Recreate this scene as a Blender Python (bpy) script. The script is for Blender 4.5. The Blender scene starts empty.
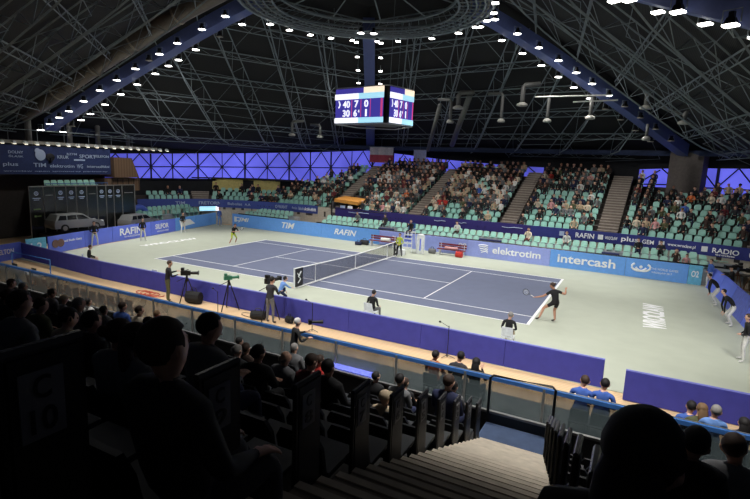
import bpy, bmesh, math, random
import numpy as np
from mathutils import Vector, Matrix
random.seed(7)
S = bpy.context.scene
COL = S.collection
PI = math.pi

# ------------------------------------------------------------------ camera
CAM = Vector((15.537, -27.258, 6.600)); YAW, PITCH, ROLL, FPX = -.4793, -.1674, .0407, 502.1
FW = Vector((math.cos(PITCH)*math.sin(YAW), math.cos(PITCH)*math.cos(YAW), math.sin(PITCH)))
_r = Vector((math.cos(YAW), -math.sin(YAW), 0)); _u = _r.cross(FW)
RT = _r*math.cos(ROLL) + _u*math.sin(ROLL); UP = -_r*math.sin(ROLL) + _u*math.cos(ROLL)
cd = bpy.data.cameras.new('camera'); cam = bpy.data.objects.new('camera', cd); COL.objects.link(cam)
cd.sensor_width = 36; cd.lens = FPX/750*36; cd.clip_start = .05; cd.clip_end = 300
m = Matrix((RT, UP, -FW)).transposed().to_4x4(); m.translation = CAM
cam.matrix_world = m
S.camera = cam

def at(px, py, z=None, x=None, y=None, d=None):
    """world point seen at a pixel of the 750x499 photograph, on a given plane or at a depth"""
    v = FW + RT*((px-375)/FPX) - UP*((py-249.5)/FPX)
    if d is not None: t = d
    elif z is not None: t = (z-CAM.z)/v.z
    elif x is not None: t = (x-CAM.x)/v.x
    else: t = (y-CAM.y)/v.y
    return CAM + v*t

# ------------------------------------------------------------------ exposure, world
S.view_settings.view_transform = 'Standard'; S.view_settings.look = 'None'
S.view_settings.exposure = 0; S.view_settings.gamma = 1
w = bpy.data.worlds.new('world'); S.world = w; w.use_nodes = True
w.node_tree.nodes['Background'].inputs[0].default_value = (.5, .6, .9, 1)
w.node_tree.nodes['Background'].inputs[1].default_value = .012
S.cycles.use_denoising = True
S.cycles.max_bounces = 6

# ------------------------------------------------------------------ roof geometry numbers (needed by the lamps)
CX, CY = -.4, .8
BEAM_AZ = [45, 117, 189, 261, 333]
def prof(R):
    return float(np.interp(R, [0, 7.6, 13, 20, 26, 31, 36], [17.6, 16.8, 14.65, 11.6, 8.75, 6.6, 5.6]))
def pol(az, R, z=0, off=0):
    a = math.radians(az)
    return Vector((CX+R*math.cos(a)-off*math.sin(a), CY+R*math.sin(a)+off*math.cos(a), z))

# ------------------------------------------------------------------ lamps' light (floodlights on the roof beams and added fill spots)
SPOT = 1500
def spot(loc, aim, power, size=100, blend=.55):
    l = bpy.data.lights.new('floodlight_and_fill_beam', 'SPOT'); l.energy = power; l.spot_size = math.radians(size); l.spot_blend = blend
    l.shadow_soft_size = .3; l.color = (1, .985, .95)
    o = bpy.data.objects.new('floodlight_and_fill_beam', l); COL.objects.link(o); o.location = loc
    o.rotation_euler = (Vector(aim)-Vector(loc)).to_track_quat('-Z', 'Y').to_euler()
for az, rs in ((189, (10, 13.5, 17, 20.5)), (45, (10, 13.5, 17, 20)), (117, (9, 11.5, 14)), (333, (10, 14, 18)), (261, (9, 12))):
    for R in rs:
        p = pol(az, R, prof(R)-.9)
        spot(p, (p.x*.8, p.y*.45-.5, 0), SPOT, 96 if az != 261 else 80)
for az, R, aim in ((261, 12, (-9, 10.2, .8)), (333, 8.6, (3, 9.6, .8)), (333, 15.5, (14, 9.4, .8)), (261, 15, (-17, 10, .8))):  # boost spots added on the near beams to brighten the far boards
    p = pol(az, R, prof(R)-.9); spot(p, aim, 2600, 44, .7)
# added unseen light truss over the near parapet, brightening barrier, stairs and far boards
NEAR_FILL_LAMPS = [(-13, 2000, 90), (-7, 2300, 98), (-1, 2400, 99), (5, 2300, 92), (10.5, 2400, 84), (14.2, 3600, 104), (19.5, 2200, 90)]
for x, pw, sz in NEAR_FILL_LAMPS: spot((x, -17.3, 11.35), (x, -10.8 if sz < 100 else -14.5, 0), pw, sz, .75)
# fill spots added along the beams to brighten stands, left end and barrier
for az, R, aim, pw, sz in ((189, 13, (-23, 5, 1), 1700, 80), (189, 16.5, (-24, -2, 1), 900, 90), (117, 10, (-14, 14, 2), 1700, 90), (117, 9, (0, 14.5, 2), 2200, 90), (45, 9, (10, 14, 2), 2200, 90), (45, 12, (18, 13.5, 2), 2000, 90),
                           (189, 9, (-4, 14, 3), 1500, 80), (261, 17, (4, -4, 0), 900, 84), (333, 24, (21, 2, 0), 1500, 90)):
    p = pol(az, R, prof(R)-.9); spot(p, aim, pw, sz, .8)

# ------------------------------------------------------------------ materials
def lin(c):
    return tuple(((v/255)/12.92 if v/255 <= .04045 else ((v/255+.055)/1.055)**2.4) for v in c)
MATS = {}
def mat(name, rgb, rough=.6, metal=0, noise=.12, scale=6, emit=0, spec=None, bump=0):
    if name in MATS: return MATS[name]
    m = bpy.data.materials.new(name); m.use_nodes = True; nt = m.node_tree; b = nt.nodes['Principled BSDF']
    c = lin(rgb)
    if noise:
        tc = nt.nodes.new('ShaderNodeTexCoord'); n = nt.nodes.new('ShaderNodeTexNoise'); n.inputs['Scale'].default_value = scale
        r = nt.nodes.new('ShaderNodeValToRGB')
        r.color_ramp.elements[0].position = .3; r.color_ramp.elements[1].position = .7
        r.color_ramp.elements[0].color = (*[v*(1-noise) for v in c], 1); r.color_ramp.elements[1].color = (*[min(1, v*(1+noise)) for v in c], 1)
        nt.links.new(tc.outputs['Object'], n.inputs['Vector']); nt.links.new(n.outputs['Fac'], r.inputs['Fac'])
        nt.links.new(r.outputs['Color'], b.inputs['Base Color'])
        if bump:
            bp = nt.nodes.new('ShaderNodeBump'); bp.inputs['Strength'].default_value = bump
            nt.links.new(n.outputs['Fac'], bp.inputs['Height']); nt.links.new(bp.outputs['Normal'], b.inputs['Normal'])
        if emit: nt.links.new(r.outputs['Color'], b.inputs['Emission Color'])
    else:
        b.inputs['Base Color'].default_value = (*c, 1)
        if emit: b.inputs['Emission Color'].default_value = (*c, 1)
    if emit: b.inputs['Emission Strength'].default_value = emit
    b.inputs['Roughness'].default_value = rough; b.inputs['Metallic'].default_value = metal
    if spec is not None: b.inputs['Specular IOR Level'].default_value = spec
    MATS[name] = m; return m

def stripe_mat(name, c1, c2, scale, rough=.6, axis='X', sharp=.5, metal=0):
    m = bpy.data.materials.new(name); m.use_nodes = True; nt = m.node_tree; b = nt.nodes['Principled BSDF']
    tc = nt.nodes.new('ShaderNodeTexCoord'); wv = nt.nodes.new('ShaderNodeTexWave'); wv.bands_direction = axis
    wv.inputs['Scale'].default_value = scale; wv.inputs['Distortion'].default_value = .15
    r = nt.nodes.new('ShaderNodeValToRGB'); r.color_ramp.elements[0].color = (*lin(c1), 1); r.color_ramp.elements[1].color = (*lin(c2), 1)
    r.color_ramp.elements[0].position = sharp-.2; r.color_ramp.elements[1].position = sharp+.2
    nt.links.new(tc.outputs['Object'], wv.inputs['Vector']); nt.links.new(wv.outputs['Fac'], r.inputs['Fac']); nt.links.new(r.outputs['Color'], b.inputs['Base Color'])
    b.inputs['Roughness'].default_value = rough; b.inputs['Metallic'].default_value = metal
    MATS[name] = m; return m

court_green = mat('court_green', (179, 184, 167), .75, noise=.03, scale=1.2)
court_blue = mat('court_blue', (102, 109, 134), .75, noise=.04, scale=1.5)
white_line = mat('white_line', (245, 245, 245), .6, noise=.02)
wood_floor = stripe_mat('wood_floor', (216, 180, 136), (228, 196, 154), 2.5, .7, 'Y')
barrier_blue = mat('barrier_blue', (56, 58, 148), .75, noise=.08, scale=3)
barrier_edge = mat('barrier_edge', (110, 115, 195), .6)
board_blue = mat('board_blue', (112, 172, 250), .55, noise=.05)
board_deep = mat('board_deep', (104, 124, 236), .55, noise=.08, scale=1)
board_pale = mat('board_pale', (158, 172, 240), .55, noise=.05)
board_cyan = mat('board_cyan', (110, 190, 225), .55)
banner_blue = mat('banner_blue', (60, 76, 150), .7, noise=.05)
banner_deep = mat('banner_deep', (44, 52, 130), .7, noise=.05)
net_purple = stripe_mat('net_purple', (38, 28, 100), (58, 46, 130), 9, .7, 'X')
white_print = mat('white_print', (252, 253, 255), .6, noise=0)
pale_print = mat('pale_print', (170, 185, 215), .6, noise=0)
white_plastic = mat('white_plastic', (225, 228, 230), .5)
mint = mat('mint_plastic', (146, 194, 182), .45, noise=.06)
mint_light = mat('mint_light_plastic', (172, 218, 204), .45, noise=.06)
concrete = stripe_mat('concrete', (66, 60, 58), (82, 75, 72), .4, .9)
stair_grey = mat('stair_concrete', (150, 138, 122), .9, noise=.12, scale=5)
stair_nose = mat('stair_nosing', (190, 178, 160), .8)
black_steel = mat('black_steel', (22, 22, 24), .4, metal=.3)
black_plastic = mat('black_plastic', (16, 16, 18), .45)
dark_wall = mat('dark_wall', (24, 25, 30), .9, noise=.2, scale=2)
brown_wall = stripe_mat('brown_panel', (104, 80, 60), (118, 92, 70), 1.2, .8, 'Y')
yellow_wall = mat('yellow_wall', (205, 190, 120), .8)
roof_deck = stripe_mat('roof_deck', (20, 20, 22), (44, 44, 46), 5, .9, 'X')
steel_grey = mat('truss_steel', (124, 134, 140), .6, noise=.1)
beam_blue = mat('beam_blue', (80, 92, 142), .55, noise=.06)
ring_blue = mat('ring_beam_blue', (48, 60, 92), .7)
pillar_grey = mat('pillar_grey', (92, 85, 82), .9)
duct_brown = mat('duct_metal', (106, 98, 90), .5, metal=.2)
duct_grey = mat('duct_grey', (98, 98, 96), .5, metal=.2)
lens_on = mat('lens_on', (255, 252, 245), .3, noise=0, emit=9)
lens_off = mat('lens_off', (130, 125, 115), .3, noise=0, emit=.15)
lens_gantry = mat('lens_gantry', (255, 245, 220), .3, noise=0, emit=1.6)
sky_glass = mat('evening_sky_glass', (96, 98, 220), .3, noise=.35, scale=.22, emit=.82)
frame_dark = mat('window_frame_dark', (22, 22, 44), .6)
rail_blue = mat('rail_blue', (58, 108, 176), .5)
silver = mat('silver_paint', (150, 152, 152), .3, metal=.4, noise=.03)
car_glass = mat('car_glass', (25, 28, 32), .1, noise=0)
rubber = mat('rubber', (20, 20, 20), .8)
glass_black = mat('display_glass', (26, 28, 28), .15, noise=.1)
alu = mat('aluminium', (140, 140, 138), .4, metal=.5)
orange_seat = mat('orange_plastic', (200, 140, 80), .6)
orange_canopy = mat('orange_canopy', (205, 140, 60), .7)
dark_red = mat('bench_red', (120, 40, 50), .6)
red_c = mat('flag_red', (180, 70, 90), .7)
screen_navy = mat('screen_navy', (62, 56, 150), .3, noise=0, emit=.9)
screen_cyan = mat('screen_cyan', (165, 220, 240), .3, noise=0, emit=1)
screen_white = mat('screen_white', (250, 250, 255), .3, noise=0, emit=1.1)
screen_cream = mat('screen_cream', (250, 232, 205), .3, noise=0, emit=1.05)
screen_red = mat('screen_red', (200, 70, 130), .3, noise=0, emit=.8)
skin = [mat('skin_fair', (214, 168, 144), .6), mat('skin_tan', (188, 138, 112), .6), mat('skin_deep', (150, 105, 84), .6)]
hair_m = [mat('hair_black', (26, 22, 22), .7), mat('hair_brown', (62, 44, 34), .7), mat('hair_fair', (120, 92, 62), .7), mat('hair_grey', (140, 136, 132), .7), mat('hair_white', (205, 202, 198), .7)]
TOPS = [('black', (24, 24, 26)), ('charcoal', (50, 50, 54)), ('navy', (34, 40, 72)), ('dark brown', (62, 46, 40)), ('grey', (112, 112, 114)),
        ('white', (222, 220, 215)), ('beige', (188, 168, 140)), ('red', (190, 52, 46)), ('olive', (84, 86, 58)), ('pink', (205, 150, 150)),
        ('blue', (66, 100, 180)), ('cream', (215, 200, 178)), ('maroon', (100, 36, 42)), ('orange', (210, 110, 60)), ('light blue', (110, 150, 215)), ('yellow green', (190, 205, 70)), ('purple', (86, 60, 110))]
TOPM = {n: mat('cloth_'+n.replace(' ', '_'), c, .85, bump=.15, scale=14) for n, c in TOPS}

def glass_mat():
    m = bpy.data.materials.new('rail_glass'); m.use_nodes = True; nt = m.node_tree
    b = nt.nodes['Principled BSDF']; b.inputs['Base Color'].default_value = (.13, .17, .18, 1); b.inputs['Roughness'].default_value = .35
    tc = nt.nodes.new('ShaderNodeTexCoord'); n = nt.nodes.new('ShaderNodeTexNoise'); n.inputs['Scale'].default_value = 1.6
    mp = nt.nodes.new('ShaderNodeMapRange'); mp.inputs['To Min'].default_value = .5; mp.inputs['To Max'].default_value = .68
    nt.links.new(tc.outputs['Object'], n.inputs['Vector']); nt.links.new(n.outputs['Fac'], mp.inputs['Value'])
    nt.links.new(mp.outputs['Result'], b.inputs['Alpha'])
    return m
rail_glass = glass_mat()
def net_mat():
    m = bpy.data.materials.new('net_mesh'); m.use_nodes = True; b = m.node_tree.nodes['Principled BSDF']
    b.inputs['Base Color'].default_value = (.05, .05, .06, 1); b.inputs['Roughness'].default_value = .9; b.inputs['Alpha'].default_value = .3
    return m
net_mesh = net_mat()

# ------------------------------------------------------------------ mesh collectors
class MB:
    def __init__(s): s.v = []; s.f = []; s.m = []
    def add(s, V, F, mi=0):
        o = len(s.v); s.v += [tuple(p) for p in V]; s.f += [tuple(i+o for i in f) for f in F]; s.m += [mi]*len(F) if isinstance(mi, int) else list(mi)
    def box(s, c, size, rz=0, mi=0, taper=1, M=None):
        x, y, z = (d/2 for d in size); V = []
        for k, (a, b, e) in enumerate([(-1,-1,-1),(1,-1,-1),(1,1,-1),(-1,1,-1),(-1,-1,1),(1,-1,1),(1,1,1),(-1,1,1)]):
            t = taper if e > 0 else 1
            p = Vector((a*x*t, b*y*t, e*z))
            if M is not None: p = M @ p
            V.append(Vector((p.x*math.cos(rz)-p.y*math.sin(rz)+c[0], p.x*math.sin(rz)+p.y*math.cos(rz)+c[1], p.z+c[2])))
        s.add(V, [(0,3,2,1),(4,5,6,7),(0,1,5,4),(1,2,6,5),(2,3,7,6),(3,0,4,7)], mi)
    def hexa(s, b4, t4, mi=0):
        s.add(list(b4)+list(t4), [(0,3,2,1),(4,5,6,7),(0,1,5,4),(1,2,6,5),(2,3,7,6),(3,0,4,7)], mi)
    def tube(s, pts, r, n=6, mi=0, cap=True, r2=None):
        pts = [Vector(p) for p in pts]; rings = []; ref = None
        for i, p in enumerate(pts):
            d = (pts[min(i+1, len(pts)-1)]-pts[max(i-1, 0)])
            if d.length < 1e-9: d = Vector((0, 0, 1))
            d.normalize()
            if ref is None: ref = Vector((0, 0, 1)) if abs(d.z) < .9 else Vector((1, 0, 0))
            a = d.cross(ref)
            if a.length < 1e-4: a = d.cross(Vector((0, 1, 0)))
            a.normalize(); b = d.cross(a)
            rr = r if not isinstance(r, (list, tuple)) else r[i]
            rings.append([p+(a*math.cos(2*PI*k/n)+b*math.sin(2*PI*k/n))*rr for k in range(n)])
        V = [q for g in rings for q in g]; F = []
        for i in range(len(rings)-1):
            for k in range(n): F.append((i*n+k, i*n+(k+1) % n, (i+1)*n+(k+1) % n, (i+1)*n+k))
        if cap: F.append(tuple(range(n))[::-1]); F.append(tuple((len(rings)-1)*n+k for k in range(n)))
        s.add(V, F, mi)
    def lathe(s, prof_, c, n=16, mi=0, M=None):
        V = []; F = []
        for r, z in prof_:
            for k in range(n):
                p = Vector((r*math.cos(2*PI*k/n), r*math.sin(2*PI*k/n), z))
                if M is not None: p = M @ p
                V.append(p+Vector(c))
        for i in range(len(prof_)-1):
            for k in range(n): F.append((i*n+k, i*n+(k+1) % n, (i+1)*n+(k+1) % n, (i+1)*n+k))
        F.append(tuple(range(n))[::-1]); F.append(tuple((len(prof_)-1)*n+k for k in range(n)))
        s.add(V, F, mi)
    def ell(s, c, r, n=12, h=8, mi=0, keep=None):
        V = []; F = []
        for i in range(h+1):
            t = PI*i/h
            for k in range(n): V.append(Vector((math.sin(t)*math.cos(2*PI*k/n)*r[0]+c[0], math.sin(t)*math.sin(2*PI*k/n)*r[1]+c[1], math.cos(t)*r[2]+c[2])))
        for i in range(h):
            for k in range(n):
                f = (i*n+k, (i+1)*n+k, (i+1)*n+(k+1) % n, i*n+(k+1) % n)
                if keep:
                    cc = sum((V[j] for j in f), Vector())/4-Vector(c)
                    if not keep(cc): continue
                F.append(f)
        s.add(V, F, mi)
    def prism(s, prof_, a, b, mi=0):
        """prof_ 2D points placed by functions a(p) and b(p) to 3D: the two end outlines"""
        n = len(prof_); V = [a(p) for p in prof_]+[b(p) for p in prof_]
        F = [tuple(range(n))[::-1], tuple(range(n, 2*n))]+[(i, (i+1) % n, n+(i+1) % n, n+i) for i in range(n)]
        s.add(V, F, mi)
    def build(s, name, mats, parent=None, smooth=False, loc=None):
        me = bpy.data.meshes.new(name); me.from_pydata([tuple(p) for p in s.v], [], s.f)
        mats = mats if isinstance(mats, (list, tuple)) else [mats]
        for m_ in mats: me.materials.append(m_)
        if len(mats) > 1: me.polygons.foreach_set('material_index', s.m)
        if smooth: me.polygons.foreach_set('use_smooth', [True]*len(me.polygons))
        me.validate(); bm = bmesh.new(); bm.from_mesh(me); bmesh.ops.recalc_face_normals(bm, faces=bm.faces); bm.to_mesh(me); bm.free()
        o = bpy.data.objects.new(name, me); COL.objects.link(o)
        if loc is not None: o.location = loc
        if parent is not None: o.parent = parent
        return o
def struct(o): o['kind'] = 'structure'; return o
def tag(o, label, cat, group=None):
    o['label'] = label; o['category'] = cat
    if group: o['group'] = group
    return o
def empty(name, loc=(0, 0, 0), rz=0, label=None, cat=None, group=None):
    o = bpy.data.objects.new(name, None); COL.objects.link(o); o.location = loc; o.rotation_euler = (0, 0, rz); o.empty_display_size = .1
    if label: tag(o, label, cat, group)
    return o
def one_box(name, c, size, m_, parent=None, rz=0): b = MB(); b.box(c, size, rz); return b.build(name, m_, parent)
def dup(root):
    r = root.copy(); COL.objects.link(r)
    for ch in root.children:
        c = ch.copy(); COL.objects.link(c); c.parent = r
        for g in ch.children:
            d = g.copy(); COL.objects.link(d); d.parent = c
    return r
ORD = ['first', 'second', 'third', 'fourth', 'fifth', 'sixth', 'seventh', 'eighth', 'ninth', 'tenth', 'eleventh', 'twelfth', 'thirteenth', 'fourteenth', 'fifteenth']
def nth(i):
    if i < len(ORD): return ORD[i]
    i += 1; return f"{i}{'th' if 10 < i % 100 < 14 else {1:'st',2:'nd',3:'rd'}.get(i % 10, 'th')}"

TXT = {}
def text(s, origin, xdir, width, height, m_, parent=None, ydir=(0, 0, 1), name='lettering', bold=.012, depth=.01, shear=0):
    """lettering centred on origin, lying in the plane of xdir and ydir"""
    key = (s, bold, shear)
    if key not in TXT:
        c = bpy.data.curves.new('t', 'FONT'); c.body = s; c.align_x = 'CENTER'; c.align_y = 'CENTER'; c.offset = bold; c.extrude = .02; c.shear = shear; c.resolution_u = 3
        o = bpy.data.objects.new('t', c); COL.objects.link(o)
        dg = bpy.context.evaluated_depsgraph_get(); me = bpy.data.meshes.new_from_object(o.evaluated_get(dg))
        V = np.array([tuple(v.co) for v in me.vertices]); F = [tuple(p.vertices) for p in me.polygons]
        bpy.data.objects.remove(o); bpy.data.curves.remove(c); bpy.data.meshes.remove(me)
        lo, hi = V.min(0), V.max(0); V = (V-(lo+hi)/2)/np.maximum(hi-lo, 1e-6)
        TXT[key] = (V, F)
    V, F = TXT[key]
    X = Vector(xdir).normalized(); Y = Vector(ydir).normalized(); Z = X.cross(Y); O = Vector(origin)
    b = MB(); b.add([O+X*(v[0]*width)+Y*(v[1]*height)+Z*(v[2]*depth) for v in V], F)
    return b.build(name, m_, parent)

# ================================================================== SETTING
# floor: wood hall floor
b = MB(); b.box((-2, -3, -.05), (64, 44, .06)); struct(b.build('floor', wood_floor))
# green playing carpet
g = MB(); LB = [(-16.6, -10.4), (20.1, -10.7), (20.4, 9.3), (-20.3, 10.4), (-20.0, 1.5), (-18.2, -8.4), (-17.8, -10.0)]
LB = [(-17.9, -10.5), (30, -10.9), (30, 9.1), (19.4, 9.2), (-20.3, 10.5), (-22.3, 10.4), (-19.95, 0), (-18.0, -8.6)]
g.prism(LB, lambda p: Vector((p[0], p[1], -.02)), lambda p: Vector((p[0], p[1], 0)))
court = struct(g.build('floor_court_carpet', court_green))
b = MB(); b.box((0, 0, .003), (23.77, 10.97, .006)); b.build('playing_area', court_blue, court)
def line(x0, y0, x1, y1, wd=.06):
    b = MB(); b.box(((x0+x1)/2, (y0+y1)/2, .008), (abs(x1-x0)+wd*1.15, abs(y1-y0)+wd*1.15, .006)); b.build('court_line', white_line, court)
line(-11.885, -5.455, 11.885, -5.455); line(-11.885, 5.455, 11.885, 5.455)
line(-11.885, -4.115, 11.885, -4.115, .055); line(-11.885, 4.115, 11.885, 4.115, .055)
line(-11.84, -5.455, -11.84, 5.455, .1); line(11.84, -5.455, 11.84, 5.455, .12)
line(-6.4, -4.115, -6.4, 4.115, .055); line(6.4, -4.115, 6.4, 4.115, .055); line(-6.4, 0, 6.4, 0, .055)
text('WROCŁAW', (16.75, -.35, .006), (0, 1, 0), 4.7, .95, white_line, court, ydir=(-1, 0, 0), name='court_lettering', bold=.03)
text('WROCŁAW', (-16.5, -.3, .006), (0, 1, 0), 5.2, .6, white_line, court, ydir=(-1, 0, 0), name='court_lettering', bold=.03)

# bowl curve (front of the permanent stand)
CP = [(-27.2, -1.5), (-26.4, 3.5), (-24.7, 7.6), (-21.9, 10.7), (-15.9, 12.5), (-11.8, 12.75), (-9, 12.75), (-4, 12.5), (.5, 12.35), (6.6, 12.25), (13.3, 12.1), (16.5, 11.8), (21.4, 10.2), (25, 8.0), (28, 5)]
def catmull(P, n=24):
    out = []
    for i in range(len(P)-1):
        p0 = P[max(i-1, 0)]; p1 = P[i]; p2 = P[i+1]; p3 = P[min(i+2, len(P)-1)]
        for j in range(n):
            t = j/n
            out.append([.5*((2*p1[a])+(-p0[a]+p2[a])*t+(2*p0[a]-5*p1[a]+4*p2[a]-p3[a])*t*t+(-p0[a]+3*p1[a]-3*p2[a]+p3[a])*t**3) for a in (0, 1)])
    out.append(list(P[-1])); return np.array(out)
CV = catmull(CP)
CS = np.concatenate([[0], np.cumsum(np.linalg.norm(np.diff(CV, axis=0), axis=1))])
def cp(s): return np.array([np.interp(s, CS, CV[:, 0]), np.interp(s, CS, CV[:, 1])])
def cn(s):
    d = cp(s+1.2)-cp(s-1.2); d /= np.linalg.norm(d); return np.array([-d[1], d[0]])
def co(s, off, z): p = cp(s)+cn(s)*off; return Vector((p[0], p[1], z))
def s_of_x(x): return float(np.interp(x, CV[:, 0], CS))

# outer wall
WP = [(29.5, 8.5), (27, 13.5), (23, 18), (18.4, 21.2), (12, 22.9), (4, 23.9), (-4, 24.4), (-12.2, 24.6), (-18.5, 21.2), (-23.5, 15.8), (-27, 9), (-28.6, 2.5), (-28.2, -3.3), (-27, -11), (-23, -19)]
def wall_band(name, pts, z0, z1, m_, th=.3, parent=None):
    b = MB()
    for (x0, y0), (x1, y1) in zip(pts[:-1], pts[1:]):
        d = Vector((x1-x0, y1-y0, 0)).normalized(); n = Vector((d.y, -d.x, 0))*th
        za = z0 if not callable(z0) else z0(x0, y0); zb = z0 if not callable(z0) else z0(x1, y1)
        zc = z1 if not callable(z1) else z1(x0, y0); zd = z1 if not callable(z1) else z1(x1, y1)
        A, B = Vector((x0, y0, 0)), Vector((x1, y1, 0)); Z = Vector((0, 0, 1))
        b.hexa([A+Z*za, B+Z*zb, B+n+Z*zb, A+n+Z*za], [A+Z*zc, B+Z*zd, B+n+Z*zd, A+n+Z*zc])
    return b.build(name, m_, parent)
def in_sector_u(x, y):
    a = math.degrees(math.atan2(y-CY, x-CX)) % 360; R = math.hypot(x-CX, y-CY)
    d = (a-45) % 72-36
    return R*math.cos(math.radians(d))
DECK = 1.3
def deck_z(u): return prof(u/math.cos(math.radians(36)))+DECK
def wtop(x, y): return deck_z(in_sector_u(x, y))+.3
def wintop(x, y):
    a = math.degrees(math.atan2(y-CY, x-CX)) % 360
    if 117 <= a < 189: return float(np.interp(a, [117, 145, 170, 189], [8.1, 7.3, 6.7, 6.4]))
    if 45 <= a < 117: return float(np.interp(a, [45, 60, 90, 117], [7.4, 6.9, 7.1, 8.2]))
    return 7.4
right, far, left = WP[0:4], WP[3:8], WP[7:13]
struct(wall_band('wall_right', right, -.05, 4.3, dark_wall)); struct(wall_band('wall_right_upper', right, wintop, wtop, dark_wall))
struct(wall_band('wall_far', far, -.05, 4.6, dark_wall)); struct(wall_band('wall_far_upper', far, wintop, wtop, dark_wall))
struct(wall_band('wall_left', left, -.05, 4.25, dark_wall)); struct(wall_band('wall_left_upper', left, wintop, wtop, dark_wall))
struct(wall_band('wall_near_left', WP[12:], -.05, 12.0, dark_wall))
# window belts with triangulated steel behind the panes
def window(n, pts, z0, hs=2.35):
    w_ = struct(wall_band(f'window_{n}', pts, z0, wintop, sky_glass, th=.08))
    fr = MB(); k = 0
    for (x0, y0), (x1, y1) in zip(pts[:-1], pts[1:]):
        A, B = Vector((x0, y0, 0)), Vector((x1, y1, 0)); L = (B-A).length; d = (B-A)/L; n_ = Vector((-d.y, d.x, 0))*.12
        c = Vector((CX, CY, 0))-A
        if n_.dot(c) < 0: n_ = -n_
        nn = max(1, round(L/hs))
        for i in range(nn+1):
            P = A+d*(L*i/nn)+n_; T = wintop(P.x, P.y)
            fr.tube([P+Vector((0, 0, z0)), P+Vector((0, 0, T))], .11 if (i+k) % 2 == 0 else .06, 4)
            if i < nn:
                Q = A+d*(L*(i+1)/nn)+n_; T2 = wintop(Q.x, Q.y); zm = (z0+T)/2; zm2 = (z0+T2)/2; M = (P+Q)/2
                fr.tube([P+Vector((0, 0, zm)), Q+Vector((0, 0, zm2))], .055, 4)
                for a_, b_, z_, y_ in ((P, M, zm, T), (M, Q, T2, zm2), (P, M, zm, z0), (M, Q, z0, zm2)):
                    fr.tube([a_+Vector((0, 0, z_)), b_+Vector((0, 0, y_))], .055, 4)
        k += nn
        fr.tube([A+n_+Vector((0, 0, z0+.05)), B+n_+Vector((0, 0, z0+.05))], .1, 4)
    fr.build('window_frame', frame_dark, w_)
window(1, left, 4.25); window(2, [(7.2, 23.55), (4, 23.9)]+far[3:], 4.6); window(3, right, 4.3); window(5, [(18.4, 21.2), (15.2, 22.05)], 4.6)
struct(wall_band('wall_far_middle', [(15.2, 22.05), (12, 22.9), (7.2, 23.55)], 4.6, wintop, dark_wall))
# yellow corridor wall with dark doorways below the left window
pts = [co(s_of_x(x), 3.6, 0) for x in (-22.9, -21.8, -20.5, -19, -17.6)]
struct(wall_band('wall_corridor', [(p.x, p.y) for p in pts], 3.3, 4.45, yellow_wall, th=.15))
for x, wd in ((-20.6, 1.2),):
    s_ = s_of_x(x); p = co(s_, 3.45, 3.85); t = cn(s_)
    struct(one_box('door_1', p, (wd, .1, 1.1), dark_wall, None, math.atan2(-t[0], t[1])))
# black roof of the corridor
b = MB(); q0 = [co(s_of_x(x), 3.3, 4.45) for x in (-25, -22, -19.5, -16.5)]; q1 = [co(s_of_x(x), 6, 4.45) for x in (-25, -22, -19.5, -16.5)]
for i in range(3): b.hexa([q0[i], q0[i+1], q1[i+1], q1[i]], [v+Vector((0, 0, .12)) for v in (q0[i], q0[i+1], q1[i+1], q1[i])])
struct(b.build('trim_1', dark_wall))
# ring beam along the eaves
b = MB()
rb = []
for (x, y) in WP[1:13]:
    v = Vector((CX-x, CY-y, 0)).normalized()*1.3; rb.append(Vector((x, y, 8.45))+v)
b.tube(rb, .24, 6); struct(b.build('trim_2', ring_blue))

# ------------------------------------------------------------------ roof: deck, purlins, trusses
cl = MB()
T36 = math.tan(math.radians(36))
for i, azb in enumerate(BEAM_AZ):
    azc = math.radians(azb+36); U = Vector((math.cos(azc), math.sin(azc), 0)); V = Vector((-math.sin(azc), math.cos(azc), 0)); O = Vector((CX, CY, 0))
    us = [0, 3, 6, 10, 14, 18, 21, 24, 27.5]
    pv = []
    for u in us:
        wv = u*T36 if u < 24 else 24*T36+(u-24)*.3
        pv.append([O+U*u+V*(wv*t)+Vector((0, 0, deck_z(u) if i != 3 else 17.6)) for t in (-1, 0, 1)])
    for r0, r1 in zip(pv[:-1], pv[1:]):
        for k in (0, 1):
            q = [r0[k], r0[k+1], r1[k+1], r1[k]]
            if (q[0]-q[1]).length < 1e-3: q = [q[0]+V*-.01, q[1]+V*.01, q[2], q[3]]
            cl.hexa(q, [v+Vector((0, 0, .15)) for v in q])
ceiling = struct(cl.build('ceiling', roof_deck))
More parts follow.
